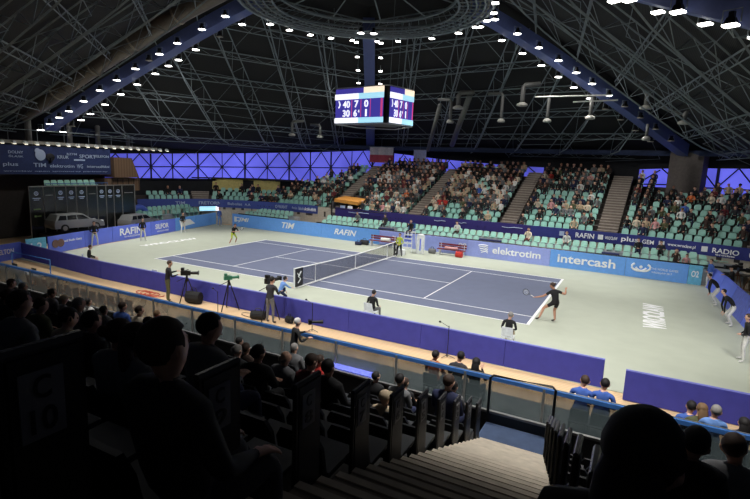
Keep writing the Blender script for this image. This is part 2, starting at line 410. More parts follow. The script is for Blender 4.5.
for i, azb in enumerate(BEAM_AZ):
    azc = math.radians(azb+36); U = Vector((math.cos(azc), math.sin(azc), 0)); V = Vector((-math.sin(azc), math.cos(azc), 0)); O = Vector((CX, CY, 0))
    umax = 23.6
    if i == 3: continue
    def Pt(u, v, dz): return O+U*u+V*v+Vector((0, 0, deck_z(u)+dz))
    u = 7.0
    while u < umax+.1:
        wv = min(u, 22)*T36-.6
        b = MB(); b.tube([Pt(u, -wv, -.3), Pt(u, wv, -.3)], .05, 4)
        b.tube([Pt(u, -wv, -.75), Pt(u, wv, -.75)], .035, 4)
        nseg = max(2, int(wv*2/1.9))
        for k in range(nseg):
            v0 = -wv+2*wv*k/nseg; v1 = -wv+2*wv*(k+1)/nseg
            b.tube([Pt(u, v0, -.3), Pt(u, (v0+v1)/2, -.75), Pt(u, v1, -.3)], .02, 3)
        b.build('purlin', steel_grey, ceiling); u += 2.75
    # trusses run parallel to one bounding beam, from the other beam to the eaves
    tdir = {0: 117, 1: 117, 2: 189, 4: 45}[i]; start = {0: 45, 1: 189, 2: 261, 4: 333}[i]
    D = Vector((math.cos(math.radians(tdir)), math.sin(math.radians(tdir)), 0)); Nn = Vector((-D.y, D.x, 0))
    for k in range(1, 8):
        S0 = pol(start, 3.7*k); t = 0.6
        while (S0+D*t-O).length < 8.2: t += .3
        t0 = t; 
        while (S0+D*t-O).dot(U) < umax: t += .3
        L = t-t0
        if L < 4 or (S0+D*t-O).cross(pol(tdir, 1)-O).length < .8: continue
        n = max(2, int(L/2.6)); P0 = S0+D*t0
        def Q(j, sd, dz): 
            p = P0+D*(L*j/n)+Nn*sd; return Vector((p.x, p.y, deck_z((p-O).dot(U))+dz))
        dep = lambda j: -1.5+.9*abs(2*j/n-1)**3
        b = MB()
        for sd in (-.5, .5): b.tube([Q(j, sd, -.2) for j in range(n+1)], .05, 4)
        b.tube([Q(j, 0, dep(j)) for j in range(n+1)], .055, 4)
        for j in range(n):
            for sd in (-.5, .5): b.tube([Q(j, sd, -.2), Q(j+.5, 0, dep(j+.5)), Q(j+1, sd, -.2)], .024, 3)
        b.build('roof_truss', steel_grey, ceiling)
        if k < 7:
            b = MB(); a = 0; f = 0; W3 = 3.5
            sgn = 1 if (pol(start, 3.7*(k+1))-S0).dot(Nn) > 0 else -1
            while a+1 <= n:
                b.tube([Q(a, 0 if not f else sgn*W3, -.9), Q(a+1, sgn*W3 if not f else 0, -.9)], .02, 3); a += 1; f = 1-f
            b.build('roof_brace', steel_grey, ceiling)
# five box beams
BN = {45: 'right', 117: 'far', 189: 'left', 261: 'near left', 333: 'near right'}
BL = {45: 'long blue roof beam falling right to the concrete pillar', 117: 'blue roof beam seen upright behind the scoreboard',
      189: 'long blue roof beam falling left towards the hanging banner', 261: 'blue roof beam running back over the near left seats', 333: 'short blue roof beam in the upper right corner'}
for az in BEAM_AZ:
    b = MB(); Rs = [7.2, 10, 13, 16.5, 20, 23, 26.2]
    prev = None
    for R in Rs:
        z = prof(R); ring = [pol(az, R, z-.45, -.45), pol(az, R, z-.45, .45), pol(az, R, z+.45, .45), pol(az, R, z+.45, -.45)]
        if prev: b.hexa(prev, ring)
        prev = ring
    o = b.build('roof_beam', beam_blue); tag(o, BL[az], 'roof beam', 'radiating roof beams')
# pillars carrying beams (concrete heads)
for az, zb in ((45, 3.5), (117, 4.4)):
    p = pol(az, 26.9, (zb+8.5)/2); sz = (2.4, 1.2, 8.5-zb) if az == 45 else (1.0, .6, 8.5-zb)
    o = one_box('pillar', p, sz, pillar_grey if az == 45 else ring_blue, None, math.radians(az-90) if az != 45 else math.radians(-22))
    tag(o, 'broad grey concrete pillar behind the right block' if az == 45 else 'slim blue post in the window behind the scoreboard', 'pillar')
# central ring platform
ringt = empty('lighting_ring', (CX, CY+.1, 16.0), 0, 'round steel lighting platform hanging at the roof centre', 'lighting ring')
def circ(R, z, n=48): return [Vector((R*math.cos(2*PI*k/n), R*math.sin(2*PI*k/n), z)) for k in range(n+1)]
b = MB()
for R, z, r in ((7.6, 0, .12), (7.6, .7, .08), (7.1, -.05, .05), (6.6, -.08, .05), (6.1, -.08, .05), (5.6, -.05, .07), (5.5, .6, .1)): b.tube(circ(R, z), r, 5, cap=False)
b.build('ring_rail', steel_grey, ringt)
b = MB()
for k in range(60):
    a = 2*PI*k/60; c_, s_ = math.cos(a), math.sin(a)
    b.tube([(7.6*c_, 7.6*s_, 0), (5.6*c_, 5.6*s_, -.05)], .035, 4); b.tube([(7.6*c_, 7.6*s_, 0), (7.6*c_, 7.6*s_, .7)], .03, 4)
    a2 = a+2*PI/60; b.tube([(5.5*c_, 5.5*s_, .6), (6.6*math.cos(a2), 6.6*math.sin(a2), .05)], .02, 3)
b.build('ring_bracing', steel_grey, ringt)
b = MB()
for R, z in ((7.35, 0), (6.85, 0), (6.35, 0), (5.85, 0)):
    c = circ(R, z); 
    for p, q in zip(c[:-1], c[1:]): b.hexa([p, q, q*.985+Vector((0, 0, z*.015)), p*.985+Vector((0, 0, z*.015))], [v+Vector((0, 0, .04)) for v in (p, q, q*.985, p*.985)])
b.build('ring_walkway', mat('ring_deck', (84, 82, 78), .9), ringt)
b = MB()
for k in range(10):
    a = 2*PI*k/10; b.tube([(5.5*math.cos(a), 5.5*math.sin(a), .6), (0, 0, 2.0)], .05, 4)
b.tube(circ(2.2, 1.4), .08, 5, cap=False); b.build('ring_spokes', steel_grey, ringt)

# ------------------------------------------------------------------ floodlights
def lamp_proto(m_):
    r = empty('floodlight')
    b = MB(); b.box((0, 0, .1), (.34, .28, .2), taper=.6); b.box((0, 0, .26), (.14, .14, .2)); b.build('housing', black_steel, r)
    b = MB(); b.box((0, 0, -.015), (.36, .3, .05)); b.build('lens', m_, r)
    b = MB(); b.tube([(-.24, 0, .05), (-.24, 0, .42), (.24, 0, .42), (.24, 0, .05)], .02, 4); b.build('bracket', steel_grey, r)
    return r
LP = {}
def lamp(loc, label, on=True, rz=0, tilt=0, group='floodlights on the roof beams'):
    k = 'on' if on else 'off'
    if k not in LP: LP[k] = lamp_proto(lens_on if on else lens_off); o = LP[k]
    else: o = dup(LP[k])
    o.location = loc; o.rotation_euler = (tilt, 0, rz); tag(o, label, 'floodlight', group); return o
sets = {189: [9.2, 11, 13, 14.5, 15.4, 16.6, 18.3, 19.9, 21.5, 23, 24, 25, 26], 45: [8.3, 10, 11.7, 13.3, 14.8, 16.2, 17.7, 19.2, 20.7, 22.2, 23.8],
        117: [8.6, 10.4, 12.2, 14], 333: [8.6, 15.5, 17.2, 18.8, 20.3, 23], 261: [9, 12, 15]}
for az, rs in sets.items():
    for i, R in enumerate(rs):
        for sd in (-1, 1):
            on = not ((az == 45 and R > 19) or (az == 189 and (i, sd) in ((1, -1), (4, 1), (11, -1))))
            side = {(189, 1): 'upper', (189, -1): 'lower', (45, 1): 'lower', (45, -1): 'upper', (117, 1): 'left', (117, -1): 'right', (333, 1): 'far', (333, -1): 'near', (261, 1): 'right', (261, -1): 'left'}[(az, sd)]
            lamp(pol(az, R, prof(R)-.55, sd*.95), f"{'lit' if on else 'unlit'} floodlight, {nth(i)} from the ring along the {side} edge of the {BN[az]} beam", on, math.radians(az))
for i, a in enumerate((100, 112, 126, 138, 150, 163, 176, 80, 62, 48, 36, 24, 10)):
    p = pol(a, 7.7, 15.75); side = 'left' if a > 95 else 'right'
    j = i if a > 95 else i-7
    lamp(p, f'lit floodlight under the ring rim, {nth(j)} from the middle on the {side} side', True, math.radians(a), group='floodlights under the ring')
for i, a in enumerate((112, 122)):
    lamp(pol(a, 5.2, 15.7), f"lit floodlight inside the ring, {('right', 'left')[i]} of the beam", True, 0, group='floodlights inside the ring')

lt = empty('added_light_truss', (3, -17.3, 11.9), 0, 'added unseen steel light truss above the near parapet', 'light truss')  # truss and its lamps are added out of view to brighten the near side
b = MB()
for y, z in ((-.25, 0), (.25, 0), (0, .4)): b.tube([(-18, y, z), (18, y, z)], .03, 5)
b.build('truss_chord', steel_grey, lt); b = MB()
for k in range(36): b.tube([(-18+k, -.25, 0), (-17.5+k, 0, .4), (-17+k, .25, 0), (-17+k, -.25, 0)], .015, 4)
b.build('truss_web', steel_grey, lt); b = MB()
for x in (-15, -5, 5, 15): b.tube([(x, 0, .4), (x, 0, 5.6)], .012, 4)
b.build('hanging_cable', steel_grey, lt)
for i, (x, pw, sz) in enumerate(NEAR_FILL_LAMPS): lamp((x, -17.3, 11.45), f'added unseen floodlight on the light truss above the near parapet, {nth(i)} from left', True, 0, .4, 'added floodlights on the near light truss')
# ------------------------------------------------------------------ far stand terraces
AISLE = [(-23.9, -23.0), (-10.7, -9.55), (-2.25, -1.05), (5.9, 7.1), (13.0, 14.35), (21.5, 22.9)]
AS = [(s_of_x(a), s_of_x(b_)) for a, b_ in AISLE]
Z0, DZ, DP = 2.0, .37, .83
def kmax(s):
    x = cp(s)[0]
    return int(np.interp(x, [-26, -17, -16.4, -14, -11, 14, 18, 22, 27], [3, 3, 5, 8, 12, 12, 11, 9, 7]))
SR = np.arange(s_of_x(-26.2), s_of_x(27), .8)
b = MB(); st = MB()
for sa in SR:
    sb = sa+.8; sm = (sa+sb)/2
    for k in range(kmax(sm)):
        a0, a1 = k*DP, (k+1)*DP+.02; z = Z0+DZ*k
        b.hexa([co(sa, a0+.02, z-.5), co(sb, a0+.02, z-.5), co(sb, a1, z-.5), co(sa, a1, z-.5)], [co(sa, a0+.02, z), co(sb, a0+.02, z), co(sb, a1, z), co(sa, a1, z)])
    a0 = kmax(sm)*DP
stand = struct(b.build('floor_far_stand', concrete))
def front_wall(x0, x1, z0, z1, off=0): 
    s0, s1 = s_of_x(x0), s_of_x(x1); n = max(2, int((s1-s0)/1.0)); b = MB()
    for i in range(n):
        a, c = s0+(s1-s0)*i/n, s0+(s1-s0)*(i+1)/n
        b.hexa([co(a, off, z0), co(c, off, z0), co(c, off+.06, z0), co(a, off+.06, z0)], [co(a, off, z1), co(c, off, z1), co(c, off+.06, z1), co(a, off+.06, z1)])
    return b
struct(front_wall(-26.2, 27, 0, 2.4, .02).build('wall_stand_front', mat('front_wall', (190, 182, 168), .8)))
for a0, a1, nm in ((-26.2, -11.6, 'l'), (-9.6, 8.4, 'm'), (8.4, 27, 'r')):
    o = front_wall(a0, a1, 1.72, 2.5, -.08).build('banner', {'l': banner_blue, 'm': net_purple, 'r': banner_deep}[nm])
    tag(o, {'l': 'long dark blue sponsor banner curving round the far left corner', 'm': 'dark purple netting banner above the middle front seats', 'r': 'deep blue sponsor banner under the right hand blocks'}[nm], 'banner')
    T = {'l': [('TIM', -24.6, 1.0, .3), ('TRETORN', -22.9, 2.5, .32), ('Babolat', -20.6, 1.7, .26), ('A.A', -19.3, .7, .24), ('▪ O·WANT', -15.7, 1.5, .32), ('Amica', -14.2, .7, .26), ('Babolat', -13.4, .7, .3)],
         'm': [], 'r': [('RAFIN', 12.3, 1.4, .36), ('WROCŁAW', 14.05, .9, .22), ('plus', 15.25, 1.2, .44), ('GEM', 16.4, .8, .3), ('www.wroclaw.pl', 18.35, 1.8, .26), ('RADIO', 20.7, 1.6, .32), ('wrocław', 20.7, 1.2, .12)]}[nm]
    for s_, x, wd, h in T:
        s0 = s_of_x(x); p = co(s0, -.19, 2.12 if s_ != 'wrocław' else 1.87); n_ = cn(s0)
        text(s_.replace('▪ ', ''), p, (n_[1], -n_[0], 0), wd*.9, h, pale_print if nm == 'l' else white_print, o, bold=.015)
    if nm == 'm':
        for x, wd in ((-7, 2.2), (1.0, 1.0), (7, 1.6), (3, .6)):
            bb = MB(); pts = [co(s_of_x(x+wd*t), -.1, 2.2+.05*math.sin(6*t)) for t in (-.5, -.2, .1, .5)]; bb.tube(pts, .025, 4); bb.build('white_swoosh', pale_print, o)
    if nm == 'l':
        bb = MB()
        for x in (-12.6, -12.2, -11.9): 
            p = co(s_of_x(x), -.1, 2.12); bb.box(p, (.2, .05, .26))
        bb.build('logo_blocks', pale_print, o)
    if nm == 'r':
        for x in (10.7, 13.35, 17.2, 19.6):
            p = co(s_of_x(x), -.14, 2.12); bb = MB(); bb.box(p, (.34, .03, .34)); bb.build('square_logo', pale_print if x < 13 else white_print, o)
        p = co(s_of_x(22.1), -.12, 2.12); bb = MB(); n_ = cn(s_of_x(22.1)); bb.lathe([(.3, 0), (.3, .03)], p, 16, M=Vector((0, 0, 1)).rotation_difference(Vector((-n_[0], -n_[1], 0))).to_matrix()); bb.build('round_logo', white_print, o)
# electro text on the left banner end
text('elektrotim', co(s_of_x(-12.6), -.13, 2.1), (1, -.1, 0), 1.9, .3, white_print, bpy.data.objects['banner'], bold=.015)
# aisle stairs: two steps per terrace
for i, (s0, s1) in enumerate(AS):
    b = MB(); sm = (s0+s1)/2
    for k in range(kmax(sm)):
        for j in (0, 1):
            z = Z0+DZ*k+DZ*(j+1)/2+.02; a0 = k*DP+DP*(.0+j*.5)-.3; a1 = a0+DP*.5; a0 = max(a0, .09)
            b.hexa([co(s0, a0, z-.2), co(s1, a0, z-.2), co(s1, a1, z-.2), co(s0, a1, z-.2)], [co(s0, a0, z), co(s1, a0, z), co(s1, a1, z), co(s0, a1, z)], 0)
            b.hexa([co(s0, a0-.01, z-.05), co(s1, a0-.01, z-.05), co(s1, a0+.05, z-.05), co(s0, a0+.05, z-.05)], [co(s0, a0-.01, z+.012), co(s1, a0-.01, z+.012), co(s1, a0+.05, z+.012), co(s0, a0+.05, z+.012)], 1)
    o = b.build('aisle_stairs', [mat('far_stair', (118, 108, 100), .9), mat('far_nosing', (160, 150, 140), .8)])
    tag(o, ['short aisle stairs below the yellow corridor wall', 'concrete aisle stairs left of the orange canopy', 'concrete aisle stairs third from the right, above the umpire chair', 'concrete aisle stairs second from the right, mid stand', 'wide concrete aisle stairs left of the rightmost block', 'concrete aisle stairs at the right picture edge'][i], 'stairs', 'aisle stairs of the far stand')

# ================================================================== COURT SURROUND BOARDS
def panel(p0, p1, z0, z1, th=.08):
    A, B = Vector((*p0, 0)), Vector((*p1, 0)); d = (B-A).normalized(); n = Vector((-d.y, d.x, 0))*th; Z = Vector((0, 0, 1))
    b = MB(); b.hexa([A+Z*z0, B+Z*z0, B+n+Z*z0, A+n+Z*z0], [A+Z*z1, B+Z*z1, B+n+Z*z1, A+n+Z*z1]); return b
def fline(x): return (x, 10.35-(x+20)*.0285)
FB = [(-20.2, -16.7, board_blue, 'bright blue board with a white logo at the left end of the far wall'),
      (-16.7, -9.3, board_blue, 'bright blue board with short white word TIM'),
      (-9.3, -3.4, board_blue, 'bright blue board lettered in white left of the benches'),
      (-3.4, 4.3, board_pale, 'pale violet board behind umpire chair and benches'),
      (4.3, 10.4, board_pale, 'pale violet board with round logo and long white word'),
      (10.4, 15.2, board_blue, 'blue board with lower case white word, second from right'),
      (15.2, 18.75, board_blue, 'blue board with white curled logo and two small text lines'),
      (18.75, 19.5, board_cyan, 'narrow cyan panel at the right end of the far wall')]
FT = [[('CJMI', -18.9, 1.9, .5, .3)], [('TIM', -13.1, 1.5, .55, .3)], [('RAFIN', -6.8, 2.3, .5, .3)], [('PLAY', -1.7, .9, .4, 0), ('(Y)', 3.9, .7, .5, 0)], [('elektrotim', 8.0, 3.5, .52, 0)], [('intercash', 12.75, 3.7, .6, 0)],
      [('THE WORLD GAMES', 17.45, 1.5, .14, 0), ('WROCŁAW 2017', 17.3, 1.15, .12, 0)], [('O2', 19.1, .4, .4, 0)]]
for i, (x0, x1, m_, lb) in enumerate(FB):
    o = panel(fline(x0), fline(x1-.02), 0, 1.22).build('sponsor_board', m_); tag(o, lb, 'sponsor board', 'boards along the far wall')
    for j, (s_, x, wd, h, sh) in enumerate(FT[i]):
        p = fline(x); z = .68 if i != 6 else (.7, .47)[j]
        text(s_, (p[0], p[1]-.02, z), (1, -.0285, 0), wd, h, white_print, o, bold=.02 if h > .2 else .0, shear=sh)
    if i == 4:
        bb = MB(); p = fline(5.55)
        for k in range(5):
            bb.tube([(p[0]-.38+.06*k, p[1]-.03, .92-.13*k), (p[0]+.0+.05*k, p[1]-.03, 1.0-.12*k), (p[0]+.36, p[1]-.03, .95-.14*k)], .035, 4)
        bb.build('striped_round_logo', white_print, o)
    if i == 6:
        bb = MB(); p = fline(16.1)
        for sx in (-1, 1):
            bb.tube([(p[0]+sx*(.42*math.cos(t)+.0)+sx*.12, p[1]-.03, .72-.26*math.sin(t)) for t in [q*PI/8-.9 for q in range(0, 11)]], .07, 5)
        bb.ell((p[0], p[1]-.03, .72), (.1, .03, .1)); bb.build('curled_logo', white_print, o)
    if i == 0:
        bb = MB(); p = fline(-20.0); bb.box((p[0]+.25, p[1]-.03, .7), (.3, .03, .5)); bb.build('logo_mark', white_print, o)
# left end boards
LW = [(-18.0, -8.6), (-18.9, -5.6), (-19.45, -3.1), (-20.2, .9), (-20.9, 4.0), (-21.6, 7.0), (-22.3, 10.3)]
LBL = ['deep blue board with two brown faces and white script at the left end', 'plain blue end of the board left of the white lettered one', 'deep blue board with large white word behind the ball boy', 'deep blue board with white word between two standing officials',
       'blue board with slanted white panel print', 'plain blue corner board behind the blue shirted official']
LTX = [[('Dunli Studio Gsary', .62, 1.7, .2)], [], [('RAFIN', .45, 2.3, .55), ('WARSZAWA', .5, 1.9, .12)], [('SILFOR', .42, 1.7, .42), ('WROCŁAW PARK', .45, 1.5, .12)], [], []]
for i in range(6):
    A, B = Vector((*LW[i], 0)), Vector((*LW[i+1], 0)); d = (B-A).normalized()
    o = panel(LW[i], tuple((B-d*.04)[:2]), 0, 1.15).build('sponsor_board', board_deep if i < 4 else board_blue); tag(o, LBL[i], 'sponsor board', 'boards along the left end')
    L = (B-A).length
    for j, (s_, f, wd, h) in enumerate(LTX[i]):
        p = A+d*(L*f)+Vector((d.y, -d.x, 0))*.03; text(s_, p+Vector((0, 0, .68-.42*j)), d, wd, h, white_print, o, bold=.02 if h > .15 else 0)
    if i == 0:
        for f in (.1, .24):
            bb = MB(); p = A+d*(L*f+.2)+Vector((d.y, -d.x, 0))*.03; bb.lathe([(.27, -.02), (.27, .02)], p+Vector((0, 0, .62)), 14, M=Vector((0, 0, 1)).rotation_difference(Vector((d.y, -d.x, 0))).to_matrix()); bb.build('printed_round_picture', mat('print_brown', (120, 90, 84), .7), o)
    if i == 4:
        bb = MB(); p = A+d*(L*.55)+Vector((d.y, -d.x, 0))*.03
        q = [p+d*a+Vector((0, 0, z)) for a, z in ((-1.2, .95), (-1.0, .3), (1.2, .42), (.4, .9))]
        bb.hexa(q, [v+Vector((d.y, -d.x, 0))*.01 for v in q]); bb.build('white_print_panel', white_print, o)
o = panel((-17.9, -10.0), (-18.0, -8.75), 0, 1.15).build('sponsor_board', board_cyan); tag(o, 'small cyan panel at the near left corner of the court', 'sponsor board')
text('1.2', (-17.9, -9.4, .62), (-.08, 1, 0), .7, .5, white_print, o)
o = panel((-17.4, -12.6), (-18.1, -10.2), 0, 1.0).build('sponsor_board', board_deep); tag(o, 'short deep blue board with white word at the far left corner', 'sponsor board')
text('WIELTON', (-17.7, -11.4, .55), (-.28, .96, 0), 1.4, .3, white_print, o)
# right end leaning boards
RW = [(19.7, 9.0), (19.95, 6.5), (20.1, 3.6), (20.3, .6), (20.5, -2.6), (20.6, -6.0)]
for i in range(5):
    A, B = Vector((*RW[i], 0)), Vector((*RW[i+1], 0)); lean = Vector((.35, 0, 0)); Z = Vector((0, 0, 1.2)); d = (B-A).normalized()*.03; n = Vector((.08, 0, 0))
    b = MB(); b.hexa([A+d, B-d, B-d+n, A+d+n], [A+d+lean+Z, B-d+lean+Z, B-d+lean+Z+n, A+d+lean+Z+n])
    o = b.build('sponsor_board', board_deep if i != 2 else mat('board_mid', (96, 110, 205), .55)); tag(o, ['leaning blue board nearest the cyan panel, right end of court', 'leaning blue board behind the far line judge in white trousers', 'leaning lighter blue board between two right end line judges', 'leaning blue board behind the nearest right end line judge', 'leaning blue board nearest the camera at the right end'][i], 'sponsor board', 'leaning boards at the right end')
# near side barrier
def barrier(x0, x1, y0, y1, lb):
    b = MB(); n = max(2, int((x1-x0)/3))
    r = empty('court_barrier', ((x0+x1)/2, (y0+y1)/2, 0), 0, lb, 'barrier', 'near side barriers')
    P = [Vector((x0+(x1-x0)*t/n-(x0+x1)/2, y0+(y1-y0)*t/n-(y0+y1)/2, 0)) for t in range(n+1)]
    Z = Vector((0, 0, .9)); W = Vector((0, .14, 0)); T = Vector((0, .04, 0))
    for A, B in zip(P[:-1], P[1:]): b.hexa([A, B-Vector((.015, 0, 0)), B+W*1.2, A+W*1.2], [A+T+Z, B+T+Z-Vector((.015, 0, 0)), B+W+Z, A+W+Z])
    b.build('barrier_panel', barrier_blue, r)
    b = MB(); b.tube([P[0]+Z+W*.6, P[-1]+Z+W*.6], .035, 6); b.build('top_edge', barrier_edge, r)
barrier(-9.5, 15.15, -10.75, -10.75, 'long navy blue barrier along the near side of court')
barrier(15.75, 26, -11.3, -11.3, 'separate navy blue barrier right of the gap in the near side')
barrier(-18.3, -9.55, -10.2, -10.75, 'far left run of navy blue barrier meeting the corner boards')
# ------------------------------------------------------------------ net
net = empty('tennis_net', (0, 0, 0), 0, 'tennis net across the blue court with white band', 'net')
b = MB(); ys = np.linspace(-6.35, 6.35, 17)
hz = lambda y: .914+(1.07-.914)*(abs(y)/6.4)**1.3
for y0, y1 in zip(ys[:-1], ys[1:]):
    b.hexa([(-.006, y0, .05), (.006, y0, .05), (.006, y1, .05), (-.006, y1, .05)], [(-.006, y0, hz(y0)), (.006, y0, hz(y0)), (.006, y1, hz(y1)), (-.006, y1, hz(y1))])
b.build('net_mesh', net_mesh, net)
b = MB(); b.tube([(0, y, hz(y)) for y in ys], .035, 4); b.build('top_band', white_line, net)
b = MB(); b.box((0, 0, .03), (.16, 12.4, .04)); b.build('bottom_band', white_line, net)
b = MB(); b.box((0, 0, .46), (.03, .06, .92)); b.build('center_strap', white_line, net)
for y in (-6.4, 6.4):
    b = MB(); b.tube([(0, y, 0), (0, y, 1.1)], .045, 8); b.build('post', white_plastic, net)
    sg = 1 if y < 0 else -1
    o = one_box('net_sign', (0, y+sg*.42, .55), (.05, .62, .98), black_plastic, net)
    bb = MB()
    for sx in (.03, -.03):
        bb.tube([(sx, y+sg*.42-.12, .25), (sx, y+sg*.42+.1, .45), (sx, y+sg*.42-.1, .6), (sx, y+sg*.42+.14, .85)], .04, 4)
        bb.tube([(sx, y+sg*.42-.2, .8), (sx, y+sg*.42, .62)], .03, 4)
    bb.build('sign_logo', white_print, net)
for y in (-4.5, 4.5):
    b = MB(); b.tube([(0.03, y, 0), (0.03, y, 1.06)], .02, 6); b.build('singles_stick', white_line, net)

# ================================================================== PEOPLE
SLOT = ['skin', 'top', 'forearm', 'hip', 'thigh', 'shin', 'shoe', 'hair']
def figure(J, fingers=True, sub=1, fem=False, hair=None, extra_r=1.0, bare=False):
    """J: joints (person faces +Y). returns (verts, faces, material slots); one skinned surface"""
    V = []; E = []; Rr = []; Bm = []
    def v(p, r, par=None, mi=1):
        V.append(Vector(p)); Rr.append(r if isinstance(r, tuple) else (r, r))
        if par is not None: E.append((par, len(V)-1)); Bm.append(mi)
        return len(V)-1
    pel, che, nek, hed = (Vector(J[k]) for k in ('pelvis', 'chest', 'neck', 'head'))
    e = extra_r; k_ = .9 if fem else 1
    p0 = v(pel, (.15*e, .12*e)); p1 = v(pel.lerp(che, .45), (.13*e*k_, .105*e), p0); p2 = v(che, (.165*e*k_, .115*e), p1); p3 = v(che.lerp(nek, .62), (.12*e*k_, .085*e), p2)
    hd = (hed-nek).normalized(); p4 = v(nek, .056, p3, 0); f = Vector(J.get('face', (0, 1, 0))).normalized()
    h0 = v(hed-hd*.075+f*.02, (.062, .07), p4, 0); h1 = v(hed-hd*.02+f*.012, (.08, .094), h0, 0); h2 = v(hed+hd*.05, (.08, .094), h1, 0); h3 = v(hed+hd*.105-f*.01, (.052, .062), h2, 0)
    v(hed-hd*.012+f*.112, .014, h1, 0)
    sd = hd.cross(f).normalized()
    for s in (-1, 1): v(hed-hd*.01+sd*s*.098-f*.01, (.014, .02), h1, 0)
    for A in J['arms']:
        sh, el, wr = (Vector(a) for a in A[:3])
        a0 = v(sh, .068*e, p3, 1); am = v(sh.lerp(el, .5), .052*e, a0, 1); a1 = v(el, .043*e, am, 2 if bare else 1); a2 = v(el.lerp(wr, .45), .038*e, a1, 2); a3 = v(wr, .027, a2, 2)
        hdv = Vector(A[3]).normalized() if len(A) > 3 else (wr-el).normalized()
        lat = hdv.cross(Vector((0, 0, 1)));  lat = lat.normalized() if lat.length > .1 else Vector((1, 0, 0))
        pm = v(wr+hdv*.05, (.036, .018), a3, 0); pe = v(wr+hdv*.085, (.038, .016), pm, 0)
        if fingers:
            dn = hdv.cross(lat)
            for q, (o_, L_) in enumerate(((-.03, .062), (-.01, .07), (.011, .066), (.031, .052))):
                f0 = v(wr+hdv*.1+lat*o_, .0095, pe, 0); f1 = v(wr+hdv*(.1+L_*.6)+lat*o_*1.15+dn*.008, .0085, f0, 0); v(wr+hdv*(.1+L_)+lat*o_*1.2+dn*.026, .007, f1, 0)
            t0 = v(wr+hdv*.045-lat*.042, .011, pm, 0); v(wr+hdv*.085-lat*.062+dn*.012, .009, t0, 0)
        else: v(wr+hdv*.14, (.026, .013), pe, 0)
    for L in J['legs']:
        hi, kn, an, to = (Vector(a) for a in L)
        l0 = v(hi, .092*e, p0, 3); lm = v(hi.lerp(kn, .5), .076*e, l0, 3); l1 = v(kn, .057*e, lm, 4); lc = v(kn.lerp(an, .35)+Vector((0, -.008, 0)), .054*e, l1, 5); l2 = v(an, .036*e, lc, 5)
        l3 = v(an.lerp(to, .4)+Vector((0, 0, -.02)), .036, l2, 6); v(to, (.036, .024), l3, 6)
    me = bpy.data.meshes.new('f'); me.from_pydata([tuple(p) for p in V], E, []); o = bpy.data.objects.new('f', me); COL.objects.link(o)
    md = o.modifiers.new('s', 'SKIN'); md.use_smooth_shade = True
    sl = me.skin_vertices[0].data
    for i, r in enumerate(Rr): sl[i].radius = r; sl[i].use_root = (i == 0)
    if sub:
        sb = o.modifiers.new('u', 'SUBSURF'); sb.levels = sub; sb.render_levels = sub
    dg = bpy.context.evaluated_depsgraph_get(); m2 = bpy.data.meshes.new_from_object(o.evaluated_get(dg))
    P = np.array([tuple(q.co) for q in m2.vertices]); F = [tuple(q.vertices) for q in m2.polygons]
    C = np.array([P[list(q)].mean(0) for q in F])
    best = np.full(len(F), 1e9); M = np.zeros(len(F), int)
    for (a, b_), mi in zip(E, Bm):
        A = np.array(V[a]); B = np.array(V[b_]); d = B-A; t = np.clip(((C-A)@d)/max(d@d, 1e-9), 0, 1)
        D = np.linalg.norm(C-(A+t[:, None]*d), axis=1)-(Rr[a][0]*(1-t)+Rr[b_][0]*t)*.6
        w_ = D < best; best[w_] = D[w_]; M[w_] = mi
    bpy.data.objects.remove(o); bpy.data.meshes.remove(me); bpy.data.meshes.remove(m2)
    return [P, F, M.tolist()]
def hair_data(hed, face=(0, 1, 0), kind='short', up=(0, 0, 1)):
    b = MB()
    def keep(c): return not (c.y > .03 and c.z < .045) and not (c.z < -.08)
    if kind == 'short': b.ell((0, -.012, .035), (.097, .113, .108), 14, 9, 0, keep)
    elif kind == 'bald': b.ell((0, -.03, -.01), (.093, .09, .06), 14, 8, 0, lambda c: c.y < .01 and c.z < .03)
    elif kind == 'long':
        b.ell((0, -.015, .035), (.104, .118, .11), 14, 9, 0, lambda c: not (c.y > .02 and c.z < .045))
        b.ell((0, -.085, -.12), (.1, .06, .2), 12, 8)
    elif kind == 'bun': b.ell((0, -.012, .035), (.098, .114, .108), 14, 9, 0, keep); b.ell((0, -.13, .06), (.05, .05, .05), 10, 6)
    elif kind == 'cap':
        b.ell((0, -.005, .045), (.104, .12, .1), 14, 9, 0, lambda c: c.z > -.03); b.box((0, .14, .045), (.15, .1, .014))
    R = Vector((0, 1, 0)).rotation_difference(Vector(face).normalized()).to_matrix()
    b.v = [tuple(R @ Vector(p)+Vector(hed)) for p in b.v]
    return b
def sit(var=0):
    r = random.Random(var); ln = r.uniform(-.04, .1); w_ = .19; a = []
    hd = (r.uniform(-.03, .03), .02+ln*1.3, 1.22)
    fc = (r.uniform(-.3, .3), 1, r.uniform(-.25, .05))
    for s in (-1, 1):
        if var % 4 == 0: a.append(((s*w_, ln*.8, .98), (s*.27, .06, .72), (s*.14, .34, .62), (0, 1, -.2)))
        elif var % 4 == 1: a.append(((s*w_, ln*.8, .98), (s*.25, .1, .72), (s*.06, .33, .7), (-s*.5, 1, .2)))
        elif var % 4 == 2: a.append(((s*w_, ln*.8, .98), (s*.26, .14, .74), (-s*.1, .25, .78), (-s*1, .3, 0)))
        else: a.append(((s*w_, ln*.8, .98), (s*.24, .16, .76), (s*.08, .3, .98) if s > 0 else (s*.14, .36, .6), (0, .5, .8) if s > 0 else (0, 1, -.2)))
    legs = [((s*.1, .08, .5), (s*.13, .45, .52), (s*.14, .47, .1), (s*.15, .62, .04)) for s in (-1, 1)]
    return dict(pelvis=(0, 0, .54), chest=(0, ln*.6, .86), neck=(0, ln, 1.09), head=hd, face=fc, arms=a, legs=legs)
